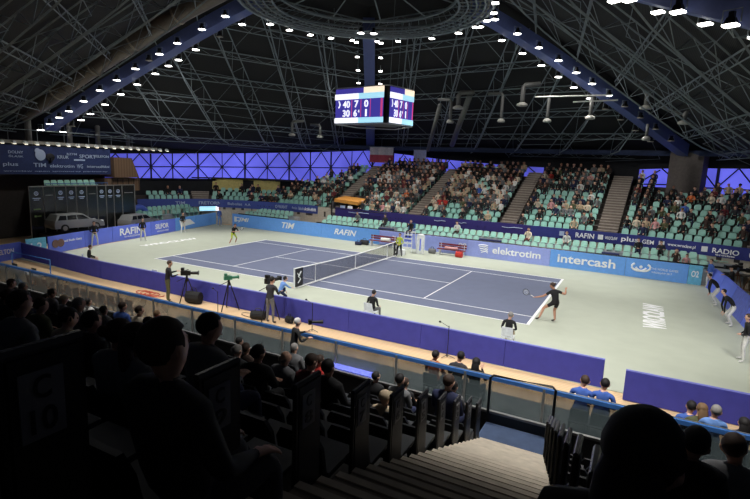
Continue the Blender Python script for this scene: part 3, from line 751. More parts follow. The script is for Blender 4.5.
def stand_pose(dy=0, arms=None, legs=None, bend=0, face=(0, 1, 0)):
    b_ = bend; c = Vector((0, .3*math.sin(b_), .95+.36*math.cos(b_))); n = Vector((0, .56*math.sin(b_)+.02, .95+.55*math.cos(b_))); h = n+Vector((0, .1*math.sin(b_)+.02, .17))
    sh = lambda s: (s*.19, n.y-.02, n.z-.09)
    if arms is None: arms = [(sh(s), (s*.26, n.y-.04, n.z-.38), (s*.25, n.y+.06, n.z-.62)) for s in (-1, 1)]
    else: arms = [(sh(s),)+a for s, a in zip((-1, 1), arms)]
    if legs is None: legs = [((s*.1, 0, .9), (s*.13, .03, .5), (s*.14, 0, .09), (s*.17, .15, .035)) for s in (-1, 1)]
    return dict(pelvis=(0, 0, .95), chest=tuple(c), neck=tuple(n), head=tuple(h), face=face, arms=arms, legs=legs)

CACHE = {}
def proto(key, J, hairkind, **kw):
    if key not in CACHE:
        P, F, M = figure(J, **kw); b = MB(); b.add([tuple(p) for p in P], F, M)
        me_o = b.build('person', [TOPM['black']]*7, None, True); me = me_o.data; bpy.data.objects.remove(me_o)
        hb = hair_data(J['head'], J.get('face', (0, 1, 0)), hairkind)
        ho = hb.build('hair', hair_m[0], None, True); hm = ho.data; bpy.data.objects.remove(ho)
        fc = Vector(J.get('face', (0, 1, 0))).normalized(); sd = Vector((0, 0, 1)).cross(fc).normalized(); eb = MB()
        for s in (-1, 1): eb.ell(Vector(J['head'])+fc*.093+sd*s*.033+Vector((0, 0, .01)), (.012, .012, .009), 6, 4)
        mo = Vector(J['head'])+fc*.1+Vector((0, 0, -.055)); eb.tube([mo-sd*.025, mo+sd*.025], .006, 4)
        eo = eb.build('eyes_and_mouth', TOPM['maroon']); em = eo.data; bpy.data.objects.remove(eo)
        CACHE[key] = (me, hm, em)
    return CACHE[key]
def person(key, J, hairkind, loc, rz, cloth, label, hair=0, sk=0, scale=1, group=None, eyes=True, **kw):
    """cloth: materials for top, forearm, hip, thigh, shin, shoe"""
    me, hm, em = proto(key, J, hairkind, **kw)
    o = bpy.data.objects.new('person', me); COL.objects.link(o); o.location = loc; o.rotation_euler = (0, 0, rz); o.scale = (scale,)*3
    ms = [skin[sk]]+list(cloth)
    for i, m_ in enumerate(ms): o.material_slots[i].link = 'OBJECT'; o.material_slots[i].material = m_
    tag(o, label, 'person', group)
    h = bpy.data.objects.new('cap' if hairkind == 'cap' else 'hair', hm); COL.objects.link(h); h.parent = o
    h.material_slots[0].link = 'OBJECT'; h.material_slots[0].material = hair if not isinstance(hair, int) else hair_m[hair]
    if eyes:
        e = bpy.data.objects.new('eyes_and_mouth', em); COL.objects.link(e); e.parent = o
    return o
def outfit(top, pants='charcoal', shoe='black', bare_arm=False, bare_leg=0, sk=0):
    T = TOPM[top]; P = TOPM[pants]; s_ = skin[sk]
    return [T, s_ if bare_arm else T, P, s_ if bare_leg >= 2 else P, s_ if bare_leg >= 1 else P, TOPM[shoe]]

# ------------------------------------------------------------------ front tribunes and seats of the far side
def seat_data():
    b = MB()
    b.hexa([(-.21, -.02, .38), (.21, -.02, .38), (.21, .4, .42), (-.21, .4, .42)], [(-.22, -.02, .44), (.22, -.02, .44), (.22, .42, .47), (-.22, .42, .47)])
    b.hexa([(-.22, -.05, .42), (.22, -.05, .42), (.22, 0, .42), (-.22, 0, .42)], [(-.17, -.13, .8), (.17, -.13, .8), (.17, -.09, .8), (-.17, -.09, .8)])
    b.hexa([(-.22, -.055, .5), (.22, -.055, .5), (.22, -.0, .5), (-.22, -.0, .5)], [(-.21, -.11, .74), (.21, -.11, .74), (.21, -.06, .74), (-.21, -.06, .74)])
    b.box((0, .15, .2), (.1, .2, .38)); return b
SD = seat_data(); seat_o = SD.build('stadium_seat', mint); seat_me = seat_o.data; bpy.data.objects.remove(seat_o)
seat_l = seat_me.copy(); seat_l.materials[0] = mint_light
nseat = 0; seat_stuff = MB()
def seat(loc, rz, label, group, light=False, indiv=True, cap=300):
    global nseat
    if indiv and nseat < cap:
        o = bpy.data.objects.new('stadium_seat', seat_l if light else seat_me); COL.objects.link(o); o.location = loc; o.rotation_euler = (0, 0, rz); tag(o, label, 'seat', group); nseat += 1; return
    R = Matrix.Rotation(rz, 3, 'Z'); seat_stuff.add([R @ Vector(p)+Vector(loc) for p in SD.v], SD.f)
# tribune bodies
def tribune(x0, x1, lb, rows=2):
    r = empty('front_tribune', ((x0+x1)/2, 10.0, 0), 0, lb, 'tribune', 'low front tribunes of the far side'); n = int((x1-x0)/1.0)
    for k in range(rows):
        b = MB()
        for i in range(n):
            xa, xb = x0+(x1-x0)*i/n, x0+(x1-x0)*(i+1)/n; f = lambda x: Vector((x, fline(x)[1], 0))-Vector(((x0+x1)/2, 10, 0))
            z = 1.0+.36*k; y0 = .22+.85*k; y1 = y0+.85; A, B = f(xa), f(xb)
            b.hexa([A+Vector((0, y0, 0)), B+Vector((0, y0, 0)), B+Vector((0, y1, 0)), A+Vector((0, y1, 0))], [A+Vector((0, y0, z)), B+Vector((0, y0, z)), B+Vector((0, y1, z)), A+Vector((0, y1, z))])
        b.build('tribune_step', mat('tribune_grey', (150, 156, 160), .8), r)
    b = MB(); A, B = Vector((x0, fline(x0)[1]+.17, 1.24)), Vector((x1, fline(x1)[1]+.17, 1.24)); o_ = Vector(((x0+x1)/2, 10, 0)); b.tube([A-o_, B-o_], .06, 4); b.build('front_rail', black_steel, r)
tribune(-10.0, 21.6, 'long low tribune with two seat rows behind the right boards'); tribune(-19.5, -13.2, 'short low tribune with green seats behind the left boards')
for row in (0, 1):
    for x0, x1 in ((-9.9, 21.3), (-19.3, -13.4)):
        n = int((x1-x0)/.55)
        for i in range(n):
            x = x0+.3+i*.55; z = 1.0+.36*row; y = fline(x)[1]+.22+.85*row+.3
            side = 'long' if x1 > 0 else 'short left'
            if row == 0 and (abs(x-5.9) < .9 or abs(x-14.2) < .6 or (x > 19.6)): continue
            if row == 0 and abs(x+3.0) < .8: continue
            seat((x, y+.25, z-.33), PI, f"mint green seat, {nth(i)} from left, {('front', 'rear')[row]} row, {side} low tribune", 'seats of the low front tribunes', True)
for k, (x, w_) in enumerate(((5.9, 1.7), (14.2, 1.1), (-3.0, 1.4))):
    p = fline(x); o = one_box('seat_cover_sheet', (x, p[1]+.42, 1.2), (w_, .25, .36), mat('sheet_navy', (52, 58, 105), .8)); tag(o, ['dark navy sheet over seats behind the left bench', 'dark navy sheet over seats above the white lower case word', 'dark navy sheet beside the spectator in charcoal'][k], 'seat cover', 'navy sheets over front seats')

# stand crowd and seats
NP = 10; CR = []
for i in range(NP):
    J = sit(i); P, F, M = figure(J, fingers=True, sub=1, fem=i % 3 == 1); b = MB(); b.add([tuple(p) for p in P], F, M)
    hb = hair_data(J['head'], J['face'], ['short', 'long', 'short', 'short', 'cap', 'bun', 'short', 'long', 'bald', 'short'][i]); b.add(hb.v, hb.f, 7)
    o = b.build('person', [TOPM['black']]*8, None, True); CR.append(o.data); bpy.data.objects.remove(o)
LOW = []
for i in range(4):
    J = sit(i+20); P, F, M = figure(J, fingers=False, sub=0); hb = hair_data(J['head'], J['face'], 'short'); b = MB(); b.add([tuple(p) for p in P], F, M); b.add(hb.v, hb.f, 7); LOW.append((np.array(b.v), b.f, b.m))
def in_wall(p):
    # inside the polygon of the outer wall with a margin
    a = WP
    for (x0, y0), (x1, y1) in zip(a[:-1], a[1:]):
        dx, dy = x1-x0, y1-y0; L = math.hypot(dx, dy); t = ((p[0]-x0)*dx+(p[1]-y0)*dy)/L/L
        if -.1 <= t <= 1.1:
            side = ((p[0]-x0)*dy-(p[1]-y0)*dx)/L
            sc = ((CX-x0)*dy-(CY-y0)*dx)/L
            if side*math.copysign(1, sc) < .7: return False
    return True
PILLAR = pol(45, 26.9, 0)
spots = []
bounds = [s_of_x(-25.9)]+[v for p in AS for v in p]+[s_of_x(26)]
blocks = [(bounds[i], bounds[i+1]) for i in range(0, len(bounds), 2)]
BNAME = ['far left corner block', 'corner block below the yellow wall', 'block above the orange canopy', 'block behind the umpire', 'block right of the umpire', 'wide right hand block', 'edge block']
BNAME = ['far left corner block', 'curved left block', 'block above orange canopy', 'block behind umpire chair', 'second block from right', 'rightmost full block', 'right edge block']
def density(bi, row, x, rr):
    t = row/11
    if bi == 0: return .12
    if bi == 1: return .12 if x < -18.5 else (.55 if row > 1 else .3)
    if bi == 2: return .9 if row > 0 else .75
    if bi == 3: return .92 if row > 1 else .6
    if bi == 4: return .12 if row < 2 else (.55 if row < 7 else .8)
    if bi == 5: return .1 if row < 1 else (.5 if row < 5 else .75)
    return .5
rr = random.Random(11)
for bi, (s0, s1) in enumerate(blocks):
    for k in range(12):
        n = int((s1-s0-.1)/.54); off = ((s1-s0)-n*.54)/2; idx = [0, 0]
        for i in range(n):
            s = s0+off+(i+.5)*.54
            if k >= kmax(s): continue
            p = co(s, k*DP+.5, Z0+DZ*k); 
            if not in_wall(p) or (p.xy-PILLAR.xy).length < 2.0: continue
            # tunnel opening under the orange canopy
            if bi == 2 and k < 4 and p.x < -7.0: continue
            px_ = p.x; occ = rr.random() < density(bi, k, p.x, rr)
            nn = cn(s); rz = math.atan2(nn[1], nn[0])+PI/2
            dist = (p-CAM).length; idx[occ] += 1
            spots.append((dist, occ, tuple(p), rz, bi, k, idx[occ]))
spots.sort(key=lambda t: t[0])
npers = 0; st_V = []; st_F = []; st_M = []; st_off = 0
wts = {'black': 30, 'charcoal': 24, 'navy': 12, 'dark brown': 12, 'grey': 10, 'white': 7, 'beige': 7, 'red': 1.6, 'olive': 4, 'pink': 2.5, 'blue': 1.5, 'cream': 5, 'maroon': 4, 'orange': .6}
names = list(wts); ww = list(wts.values())
STUFF_TOPS = ['black', 'charcoal', 'navy', 'dark brown', 'grey', 'white', 'beige', 'maroon']
STUFF_M = [skin[0], skin[1]]+[TOPM[t] for t in STUFF_TOPS]+[hair_m[0], hair_m[1], hair_m[2]]
for dist, occ, p, rz, bi, k, ix in spots:
    if not occ:
        seat((p[0], p[1], p[2]+.02), rz, f"mint green seat, {nth(ix)} empty one, row {k+1}, {BNAME[bi]}", 'empty seats of the far stand'); continue
    top = rr.choices(names, ww)[0]
    if bi in (2, 3) and k < 9 and rr.random() < .35: top = rr.choice(('white', 'cream', 'beige', 'grey', 'grey'))
    if bi == 3 and k == 2 and ix in (2, 3): top = 'red'
    if npers < 270:
        me = CR[rr.randrange(NP)]; o = bpy.data.objects.new('person', me); COL.objects.link(o); npers += 1
        o.location = (p[0], p[1], p[2]); o.rotation_euler = (0, 0, rz+rr.uniform(-.25, .25))
        pn = rr.choice(['charcoal', 'navy', 'black', 'dark brown', 'grey']); T = TOPM[top]
        for i, m_ in enumerate([skin[rr.choice((0, 0, 0, 1))], T, T, TOPM[pn], TOPM[pn], TOPM[pn], TOPM['black'], hair_m[rr.choice((0, 0, 1, 1, 2, 3))]]):
            o.material_slots[i].link = 'OBJECT'; o.material_slots[i].material = m_
        tag(o, f"seated person in {top} top, {nth(ix)} spectator from left, row {k+1}, {BNAME[bi]}", 'person', 'spectators of the far stand')
        seat((p[0], p[1], p[2]+.02), rz, '', '', indiv=False)
    else:
        V, F, M = LOW[rr.randrange(4)]; a = rz+rr.uniform(-.3, .3); ca, sa = math.cos(a), math.sin(a)
        Q = np.stack([V[:, 0]*ca-V[:, 1]*sa+p[0], V[:, 0]*sa+V[:, 1]*ca+p[1], V[:, 2]+p[2]], 1)
        ti = 2+(STUFF_TOPS.index(top) if top in STUFF_TOPS else rr.randrange(5)); pi = 2+rr.randrange(4); hi_ = len(STUFF_M)-3+rr.choice((0, 0, 1, 2)); sk_ = rr.choice((0, 1))
        mp = {0: sk_, 1: ti, 2: ti, 3: pi, 4: pi, 5: pi, 6: 2, 7: hi_}
        st_V.append(Q); st_F += [tuple(j+st_off for j in f) for f in F]; st_M += [mp[m_] for m_ in M]; st_off += len(V)
        seat((p[0], p[1], p[2]+.02), rz, '', '', indiv=False)
me = bpy.data.meshes.new('distant_spectators'); me.from_pydata(np.concatenate(st_V).tolist(), [], st_F)
for m_ in STUFF_M: me.materials.append(m_)
me.polygons.foreach_set('material_index', st_M); me.polygons.foreach_set('use_smooth', [True]*len(me.polygons))
o = bpy.data.objects.new('distant_spectators', me); COL.objects.link(o); o['kind'] = 'stuff'; tag(o, 'dense dark mass of seated spectators in the farthest rows', 'crowd')
o = seat_stuff.build('distant_seats', mint); o['kind'] = 'stuff'; tag(o, 'mint green seats of the farthest rows and under the spectators', 'seats')
# people on the low tribune
for i, (px, py, top, pn) in enumerate(((353, 219, 'grey', 'black'), (381, 221, 'charcoal', 'charcoal'), (455, 230, 'white', 'dark brown'), (527, 236, 'cream', 'maroon'), (566, 240, 'white', 'grey'), (638, 248, 'black', 'navy'), (661, 249, 'charcoal', 'black'), (676, 251, 'dark brown', 'black'), (686, 255, 'pink', 'grey'))):
    x = at(px, py, y=10.7).x; row = 0 if i in (7, 8) else 1; y = fline(x)[1]+.22+.85*row+.3
    person(f'sit{i%4}', sit(i % 4), ['short', 'short', 'short', 'long'][i % 4], (x, y+.25, 1.0+.36*row-.3), PI, outfit(top, pn), f"person in {top} top on the low tribune, {nth(i)} from the left there", hair=[1, 0, 0, 1, 2, 1, 0, 1, 0][i], scale=.8 if i == 8 else 1, group='people on the low front tribune')

# ================================================================== LEFT END OF THE HALL
# hanging sponsor banner and light gantry
o = MB(); A = Vector((-25, -13.0, 0)); B = Vector((-25, .85, 0))
o = panel((-25, -13.0), (-25, .85), 4.85, 6.95, .06).build('hanging_banner', mat('hang_banner', (38, 52, 98), .8)); tag(o, 'wide dark blue sponsor banner hung high at the left end', 'banner')
for s_, y, z, wd, h in (('DOLNY', -6.6, 6.45, 1.0, .2), ('ŚLĄSK', -6.6, 6.15, 1.0, .2), ('KRUK', -3.2, 6.2, .9, .25), ('RZYM', -2.5, 6.45, .8, .16), ('SPORT', -1.2, 6.3, 1.4, .3), ('TELEFON', .0, 6.35, 1.3, .2),
                       ('plus', -7.0, 5.55, 1.0, .34), ('TIM', -5.0, 5.55, .9, .3), ('elektrotim', -3.3, 5.5, 1.9, .24), ('WG', -1.9, 5.5, .5, .34), ('intercash', -.6, 5.5, 1.4, .2), ('Polfund', .35, 5.5, .6, .2), ('wroclaw open sponsorzy partnerzy', -3.5, 5.08, 8, .1)):
    text(s_, (-24.93, y, z), (0, 1, 0), wd, h, pale_print, o, bold=.01)
bb = MB(); bb.ell((-24.93, -4.9, 6.3), (.04, .38, .42)); bb.ell((-24.93, -5.1, 6.6), (.04, .2, .2)); bb.build('pale_figure_logo', pale_print, o)
bb = MB(); bb.ell((-24.9, -4.2, 6.15), (.05, .34, .3)); bb.tube([(-24.9, -4.2, 6.1), (-24.9, -4.2, 5.75)], .12, 5); bb.build('dark_blot', black_plastic, o)
bb = MB(); bb.box((-24.93, -8.0, 6.3), (.02, .5, .5)); bb.box((-24.93, -1.9, 6.0), (.02, .9, .12)); bb.build('logo_blocks', pale_print, o)
gt = empty('light_gantry', (-25, -4, 7.2), 0, 'pale gantry with a row of small lamps above the hanging banner', 'gantry')
b = MB(); b.box((0, 0, 0), (.4, 19, .22)); b.build('gantry_beam', mat('gantry_pale', (150, 146, 138), .7), gt)
b = MB(); b.tube([(0, -9, .9), (0, 9.5, .9)], .03, 4)
for y in range(-9, 10, 2): b.tube([(0, y, .1), (0, y, .9)], .02, 4)
b.build('gantry_rail', steel_grey, gt)
gl = empty('gantry_lamp'); b = MB(); b.box((0, 0, 0), (.3, .26, .14), taper=.7); b.build('housing', white_plastic, gl); b = MB(); b.box((.05, 0, -.09), (.24, .2, .04)); b.build('lens', lens_gantry, gl)
for i in range(24):
    o = gl if i == 0 else dup(gl); o.location = (-24.66, -11.5+i*.78, 7.18); o.rotation_euler = (0, .35, 0)
    tag(o, f'small lamp on the pale gantry over the hanging banner, {nth(i)} from left', 'lamp', 'gantry lamps')
# three columns over the gantry
for i, (px, r) in enumerate(((28, .22), (69, .2), (97, .2), (127, .17))):
    p0 = at(px+1, 142, x=-26.5); b = MB(); b.lathe([(r, p0.z-.4), (r, 10.6), (r*1.3, 10.7)], (p0.x, p0.y, 0), 12)
    o = b.build('column', mat('column_grey', (120, 118, 114), .8), None, True); tag(o, f'round grey column standing over the gantry, {nth(i)} from the left', 'column', 'columns above the gantry')
# ventilation duct beside left beam
b = MB(); dp = [pol(189, R, prof(R)+.15, 2.6) for R in (3, 7, 11, 15, 19, 23, 25.5)]; b.tube(dp, [.58]*6+[.5], 16)
dt = b.build('ventilation_duct', duct_brown, None, True); tag(dt, 'thick brown ventilation duct running beside the left roof beam', 'duct')
for R in (8, 11.5, 15, 18.5, 22):
    p, q = pol(189, R, prof(R)+.15, 2.6), pol(189, R+.12, prof(R+.12)+.15, 2.6); b = MB(); b.tube([p, q], .62, 16)
    b.build('duct_collar', mat('collar_pale', (150, 140, 125), .5), dt)
# brown boxes, balcony, lower structures at the left end
o = struct(wall_band('wall_balcony_back', [(-26.6, 1.1), (-26.4, -9.5)], 0, 4.9, mat('wall_dark_brown', (52, 48, 46), .9)))  # even dark brown wall below the hanging banner
b = MB(); f = lambda y, z, x=-24.6: Vector((x, y, z))
b.hexa([f(.9, 4.6), f(3.3, 4.6), f(3.3, 4.6, -27), f(.9, 4.6, -27)], [f(.9, 6.3), f(2.6, 6.3), f(2.6, 6.3, -27), f(.9, 6.3, -27)])
o = b.build('commentary_box', brown_wall); tag(o, 'brown panelled box high in the far left corner', 'commentary box')
b = MB(); b.box((-25.9, 2.0, 3.95), (1.6, 3.4, 1.1)); o = b.build('commentary_box', brown_wall); tag(o, 'dim brown panelled front below the high box, left corner', 'commentary box')
b = MB()
for y in np.linspace(.4, 3.6, 7): b.box((-25.08, float(y), 3.95), (.04, .05, 1.1))
b.build('panel_joint', mat('joint_dark', (60, 46, 36), .8), o)
bal = empty('balcony', (-25, -2.7, 3.45), 0, 'small blue railed balcony of green seats over the display wall', 'balcony')
b = MB(); b.box((0, 0, -.1), (2.2, 5.0, .2)); b.box((-.6, 0, .2), (.9, 5.0, .4)); b.build('balcony_floor', dark_wall, bal)
b = MB()
for z in (.3, .75): b.tube([(1.0, -2.5, z), (1.0, 2.5, z)], .03, 4)
for y in np.linspace(-2.5, 2.5, 11): b.tube([(1.0, float(y), 0), (1.0, float(y), .75)], .02, 4)
b.build('balcony_rail', rail_blue, bal)
for i in range(8): seat((-25.0, -4.5+i*.52, 3.6), -PI/2, f'green seat on the small blue railed balcony, {nth(i)} from left', 'balcony seats', True, cap=340)
o = one_box('window_4', (-28.0, -6.15, 2.9), (.08, .5, 2.7), sky_glass); struct(o); fr = MB(); fr.box((-27.94, -6.15, 2.9), (.06, .06, 2.7)); fr.build('window_frame', frame_dark, o)
# dark glass display wall
gx0, gx1 = at(28, 187, x=-23.2), at(134, 182, x=-23.2)
dw = empty('display_wall', (-23.2, gx0.y, 0), 0, 'long black glass display wall with white emblems behind the cars', 'display wall')
n = 10; H = 4.05; L_ = gx1.y-gx0.y; wds = [0, .115, .21, .31, .4, .5, .6, .69, .77, .86, 1.0]
for i in range(n):
    y0, y1 = L_*wds[i]+.03, L_*wds[i+1]-.03; b = MB(); b.box((0, (y0+y1)/2, 2.0+.01*i), (.06, y1-y0, 4.0)); pn = b.build('display_panel', glass_black, dw)
    if i in (0, 2, 3, 4, 6, 7, 8):
        bb = MB(); bb.tube([(.05, (y0+y1)/2+.13*math.cos(t*PI/6), 3.55+.13*math.sin(t*PI/6)) for t in range(13)], .03, 4, cap=False); bb.tube([(.05, (y0+y1)/2, 3.55), (.05, (y0+y1)/2, 3.68)], .02, 4)
        for t in (7, 11): bb.tube([(.05, (y0+y1)/2, 3.55), (.05, (y0+y1)/2+.12*math.cos(t*PI/6), 3.55+.12*math.sin(t*PI/6))], .02, 4)
        bb.box((.05, (y0+y1)/2, 3.2), (.02, (y1-y0)*.6, .06)); bb.box((.05, (y0+y1)/2, 3.08), (.02, (y1-y0)*.4, .05)); bb.build('panel_emblem', pale_print, pn)
    else:
        bb = MB(); bb.box((.05, (y0+y1)/2, 3.4), (.02, (y1-y0)*.7, .05)); bb.build('panel_emblem', alu, pn)
    if i == 0:
        bb = MB(); bb.box((.05, (y0+y1)/2, 2.4), (.02, .5, .07)); bb.box((.05, (y0+y1)/2-.15, 1.9), (.02, .14, .14)); bb.box((.05, (y0+y1)/2+.1, 1.9), (.02, .3, .05)); bb.build('panel_print', mat('print_green', (120, 150, 90), .7), pn)
b = MB()
for t in wds: b.tube([(.04, L_*t, 0), (.04, L_*t, H)], .035, 4)
b.tube([(.04, 0, H), (.04, L_, H)], .04, 4); b.build('display_frame', alu, dw)
def car(loc, rz, label, paint):
    r = empty('car', loc, rz, label, 'car')
    b = MB(); low = [(-2.1, .3), (-2.15, .6), (-2.08, .98), (1.0, .98), (1.75, .84), (2.1, .66), (2.15, .3)]
    b.prism(low, lambda p: Vector((p[0], -.85, p[1])), lambda p: Vector((p[0], .85, p[1])))
    b.hexa([(-2.02, -.8, .97), (1.05, -.8, .97), (1.05, .8, .97), (-2.02, .8, .97)], [(-1.75, -.62, 1.46), (.35, -.62, 1.46), (.35, .62, 1.46), (-1.75, .62, 1.46)]); b.build('body', paint, r)
    for s in (-1, 1):
        b = MB()
        for xa, xb, xc, xd in ((-1.85, -1.15, -1.1, -1.62), (-1.05, -.3, -.3, -1.0), (-.2, .8, .3, -.2)):
            f = lambda x, z: Vector((x, s*(.8-.18*(z-.97)/.49+.012), z)); q = [f(xa, 1.02), f(xb, 1.02), f(xc, 1.38), f(xd, 1.38)]; b.hexa(q, [v+Vector((0, s*.012, 0)) for v in q])
        b.build('side_window', car_glass, r)
        for x in (-1.35, 1.35):
            b = MB(); b.lathe([(.2, -.1), (.33, -.1), (.33, .1), (.2, .1)], (x, s*.8, .33), 16, M=Matrix.Rotation(PI/2, 3, 'X')); wh = b.build('wheel', rubber, r)
            b = MB(); b.lathe([(.2, -.02), (.2, .02)], (x, s*.905, .33), 10, M=Matrix.Rotation(PI/2, 3, 'X')); b.build('hub_cap', silver, wh)
        b = MB(); b.box((2.0, s*.6, .72), (.2, .35, .14)); b.build('headlight', white_plastic, r)
    b = MB(); q = [(.5, -.6, 1.35), (1.04, -.72, 1.0), (1.04, .72, 1.0), (.5, .6, 1.35)]; b.hexa(q, [(x+.02, y, z+.03) for x, y, z in q]); b.build('windscreen', car_glass, r)
    return r
c1 = at(73, 240, x=-21.6); car((-22.0, c1.y+.5, .82), PI/2-.05, 'silver estate car parked before the black display wall', silver).scale = (.86,)*3
c2 = at(121, 232, x=-22.2); car((-22.4, c2.y+1.9, .45), PI/2+.2, 'grey car half hidden behind boards, right part of display wall', silver).scale = (.8,)*3
for k, (y, w_) in enumerate(((c1.y+.7, 4.6), (c2.y+1.9, 3.2))):
    o = one_box('display_plinth', (-22.0-.4*k, y, .34-.12*k), (2.0, w_, .68-.24*k), dark_wall, None); tag(o, ['low dark plinth under the silver estate car', 'low dark plinth under the grey car by the corner'][k], 'plinth')
b = MB(); c = at(139, 222, x=-23.9); b.tube([(c.x, c.y+.9*math.cos(t*PI/8), .9+1.1*math.sin(t*PI/8)) for t in range(9)], .28, 10)
o = b.build('inflatable_arch', mat('arch_blue', (66, 86, 170), .5), None, True); tag(o, 'small blue inflatable arch right of the display wall', 'arch')
o = one_box('arch_plinth', (c.x, c.y, .3), (.9, 2.6, .6), dark_wall); tag(o, 'dark block under the blue inflatable arch', 'plinth')
# left low tribune behind boards with green seats
for row in range(2):
    for i in range(13):
        a = Vector((-23.0, 2.0, 0)).lerp(Vector((-23.3, 8.6, 0)), i/12); x = a.x-.7*row; z = .85+.36*row
        if row == 0 and i in (5, 6, 9): continue
        seat((x, a.y, z), -PI/2, f'green seat behind the left end boards, {nth(i)} place of row {row+1}', 'seats behind the left boards', False, cap=380)
b = MB()
for row in range(2): b.box((-23.1-.7*row, 5.4, (.85+.36*row)/2), (.75, 7.2, .85+.36*row))
o = b.build('front_tribune', mat('tribune_grey', (150, 156, 160), .8)); tag(o, 'low stepped tribune behind the left end boards', 'tribune')
tp = at(211, 208.5, x=-22.6)
tv = empty('advert_screen', (tp.x, tp.y, tp.z-2.0), -.5, 'bright cyan screen with white print above the left boards', 'screen')
b = MB(); b.box((0, 0, 2.0), (.1, 2.4, .5)); b.build('screen_case', black_plastic, tv); b = MB(); b.box((.06, -.35, 2.0), (.03, 1.6, .44)); b.build('screen_face', screen_cyan, tv); b = MB(); b.box((.06, .8, 2.0), (.03, .7, .44)); b.build('screen_picture', screen_white, tv)
b = MB(); b.box((.08, .85, 2.0), (.02, .2, .3)); b.build('screen_emblem', screen_red, tv); b = MB(); b.tube([(0, -1.0, 2.0-tp.z), (0, -1.0, 1.8)], .04, 4); b.build('screen_leg', black_steel, tv); b = MB(); b.tube([(0, 1.0, 2.0-tp.z), (0, 1.0, 1.8)], .04, 4); b.build('screen_leg', black_steel, tv)

# ================================================================== SCOREBOARD
sb = empty('scoreboard', (.5, .9, 9.05), 0, 'hanging scoreboard cube showing 40 7 0 over 30 6 1', 'scoreboard')
Z = Vector((0, 0, 1)); H = 2.05
fl, fr_ = at(335, 105, y=-.2), at(383, 105, y=-.2)
P1 = at(335.5, 108, y=0.2); P2 = at(384, 108, y=-.5); P3 = at(389, 108, y=-.4); P4 = at(413, 108, y=1.9)
base = Vector((.5, .9, 9.05))
def screen(A, B, nm):
    A = Vector((A.x, A.y, 0)); B = Vector((B.x, B.y, 0)); d = (B-A).normalized(); n_ = Vector((d.y, -d.x, 0)); L = (B-A).length; bz = Vector((base.x, base.y, 0))
    def q(u0, u1, v0, v1, m_, name, dep=.02):
        a = A-bz+d*(L*u0)+Z*(H*v0)+n_*dep; c = A-bz+d*(L*u1)+Z*(H*v0)+n_*dep; b = MB(); w_ = n_*.01; h = Z*(H*(v1-v0))
        b.hexa([a, c, c+w_, a+w_], [a+h, c+h, c+w_+h, a+w_+h]); return b.build(name, m_, sb)
    b = MB(); a = A-bz; c = B-bz; b.hexa([a, c, c-n_*.35, a-n_*.35], [v+Z*H for v in (a, c, c-n_*.35, a-n_*.35)]); b.build('screen_case', black_plastic, sb)
    q(.01, .99, .01, .99, screen_navy, 'screen_background'); q(.0, 1, .0, .15, screen_cyan, 'lower_name_bar', .04); q(0, 1, .68, .84, screen_cyan, 'upper_name_bar', .04); q(.6, 1, .84, 1, screen_cream, 'title_bar', .04)
    q(0, .5, .0, .15, screen_white, 'lower_name_glow', .05); q(0, .5, .68, .84, screen_white, 'upper_name_glow', .05)
    for u in (.36, .55, .74): q(u-.006, u+.006, .16, .67, screen_red, 'column_line', .04)
    q(.94, .98, .16, .67, screen_red, 'column_line', .04)
    for s_, u, v, wd in (('40', .25, .54, .15), ('7', .46, .54, .08), ('0', .66, .54, .08), ('30', .25, .28, .15), ('6', .44, .28, .07), ('4', .51, .33, .03), ('1', .66, .28, .032), ('›', .1, .54, .05)):
        text(s_, A-bz+d*(L*u)+Z*(H*v)+n_*.06, d, L*wd, H*(.2 if s_ not in '4' else .09), screen_white, sb, name='score_digit', bold=.0 if s_ in '14' else .02)
base.z = P1.z*0+9.05
screen(P1, P2, True); screen(P3, P4, False)
b = MB(); bz = Vector((base.x, base.y, 0)); c4 = [Vector((p.x, p.y, 0))-bz for p in (P1, P2, P3, P4)]; back = [c4[3]+Vector((-2.2, 2.2, 0)), c4[0]+Vector((.2, 2.4, 0))]
poly = [c4[0]+Vector((.05, .4, 0)), c4[1]+Vector((-.02, .3, 0)), c4[2]+Vector((-.1, .2, 0)), c4[3]+Vector((-.35, .1, 0))]+back
b.prism([(v.x, v.y) for v in poly], lambda p: Vector((p[0], p[1], .05)), lambda p: Vector((p[0], p[1], H-.05))); b.build('scoreboard_core', black_plastic, sb)
b = MB(); ringp = [c4[0]-Z*.06, c4[1]-Z*.06, c4[2]-Z*.06, c4[3]-Z*.06]+[v-Z*.06 for v in back]+[c4[0]-Z*.06]; b.tube(ringp, .04, 4, cap=False); b.tube([v+Z*(H+.1) for v in ringp], .04, 4, cap=False)
b.build('frame_tube', alu, sb)
b = MB()
for v in (c4[0], c4[2], back[0], back[1]): b.tube([v+Z*(H), Vector((v.x*1.1, v.y*1.1, 6.8))], .015, 4)
b.build('hanging_cable', steel_grey, sb)

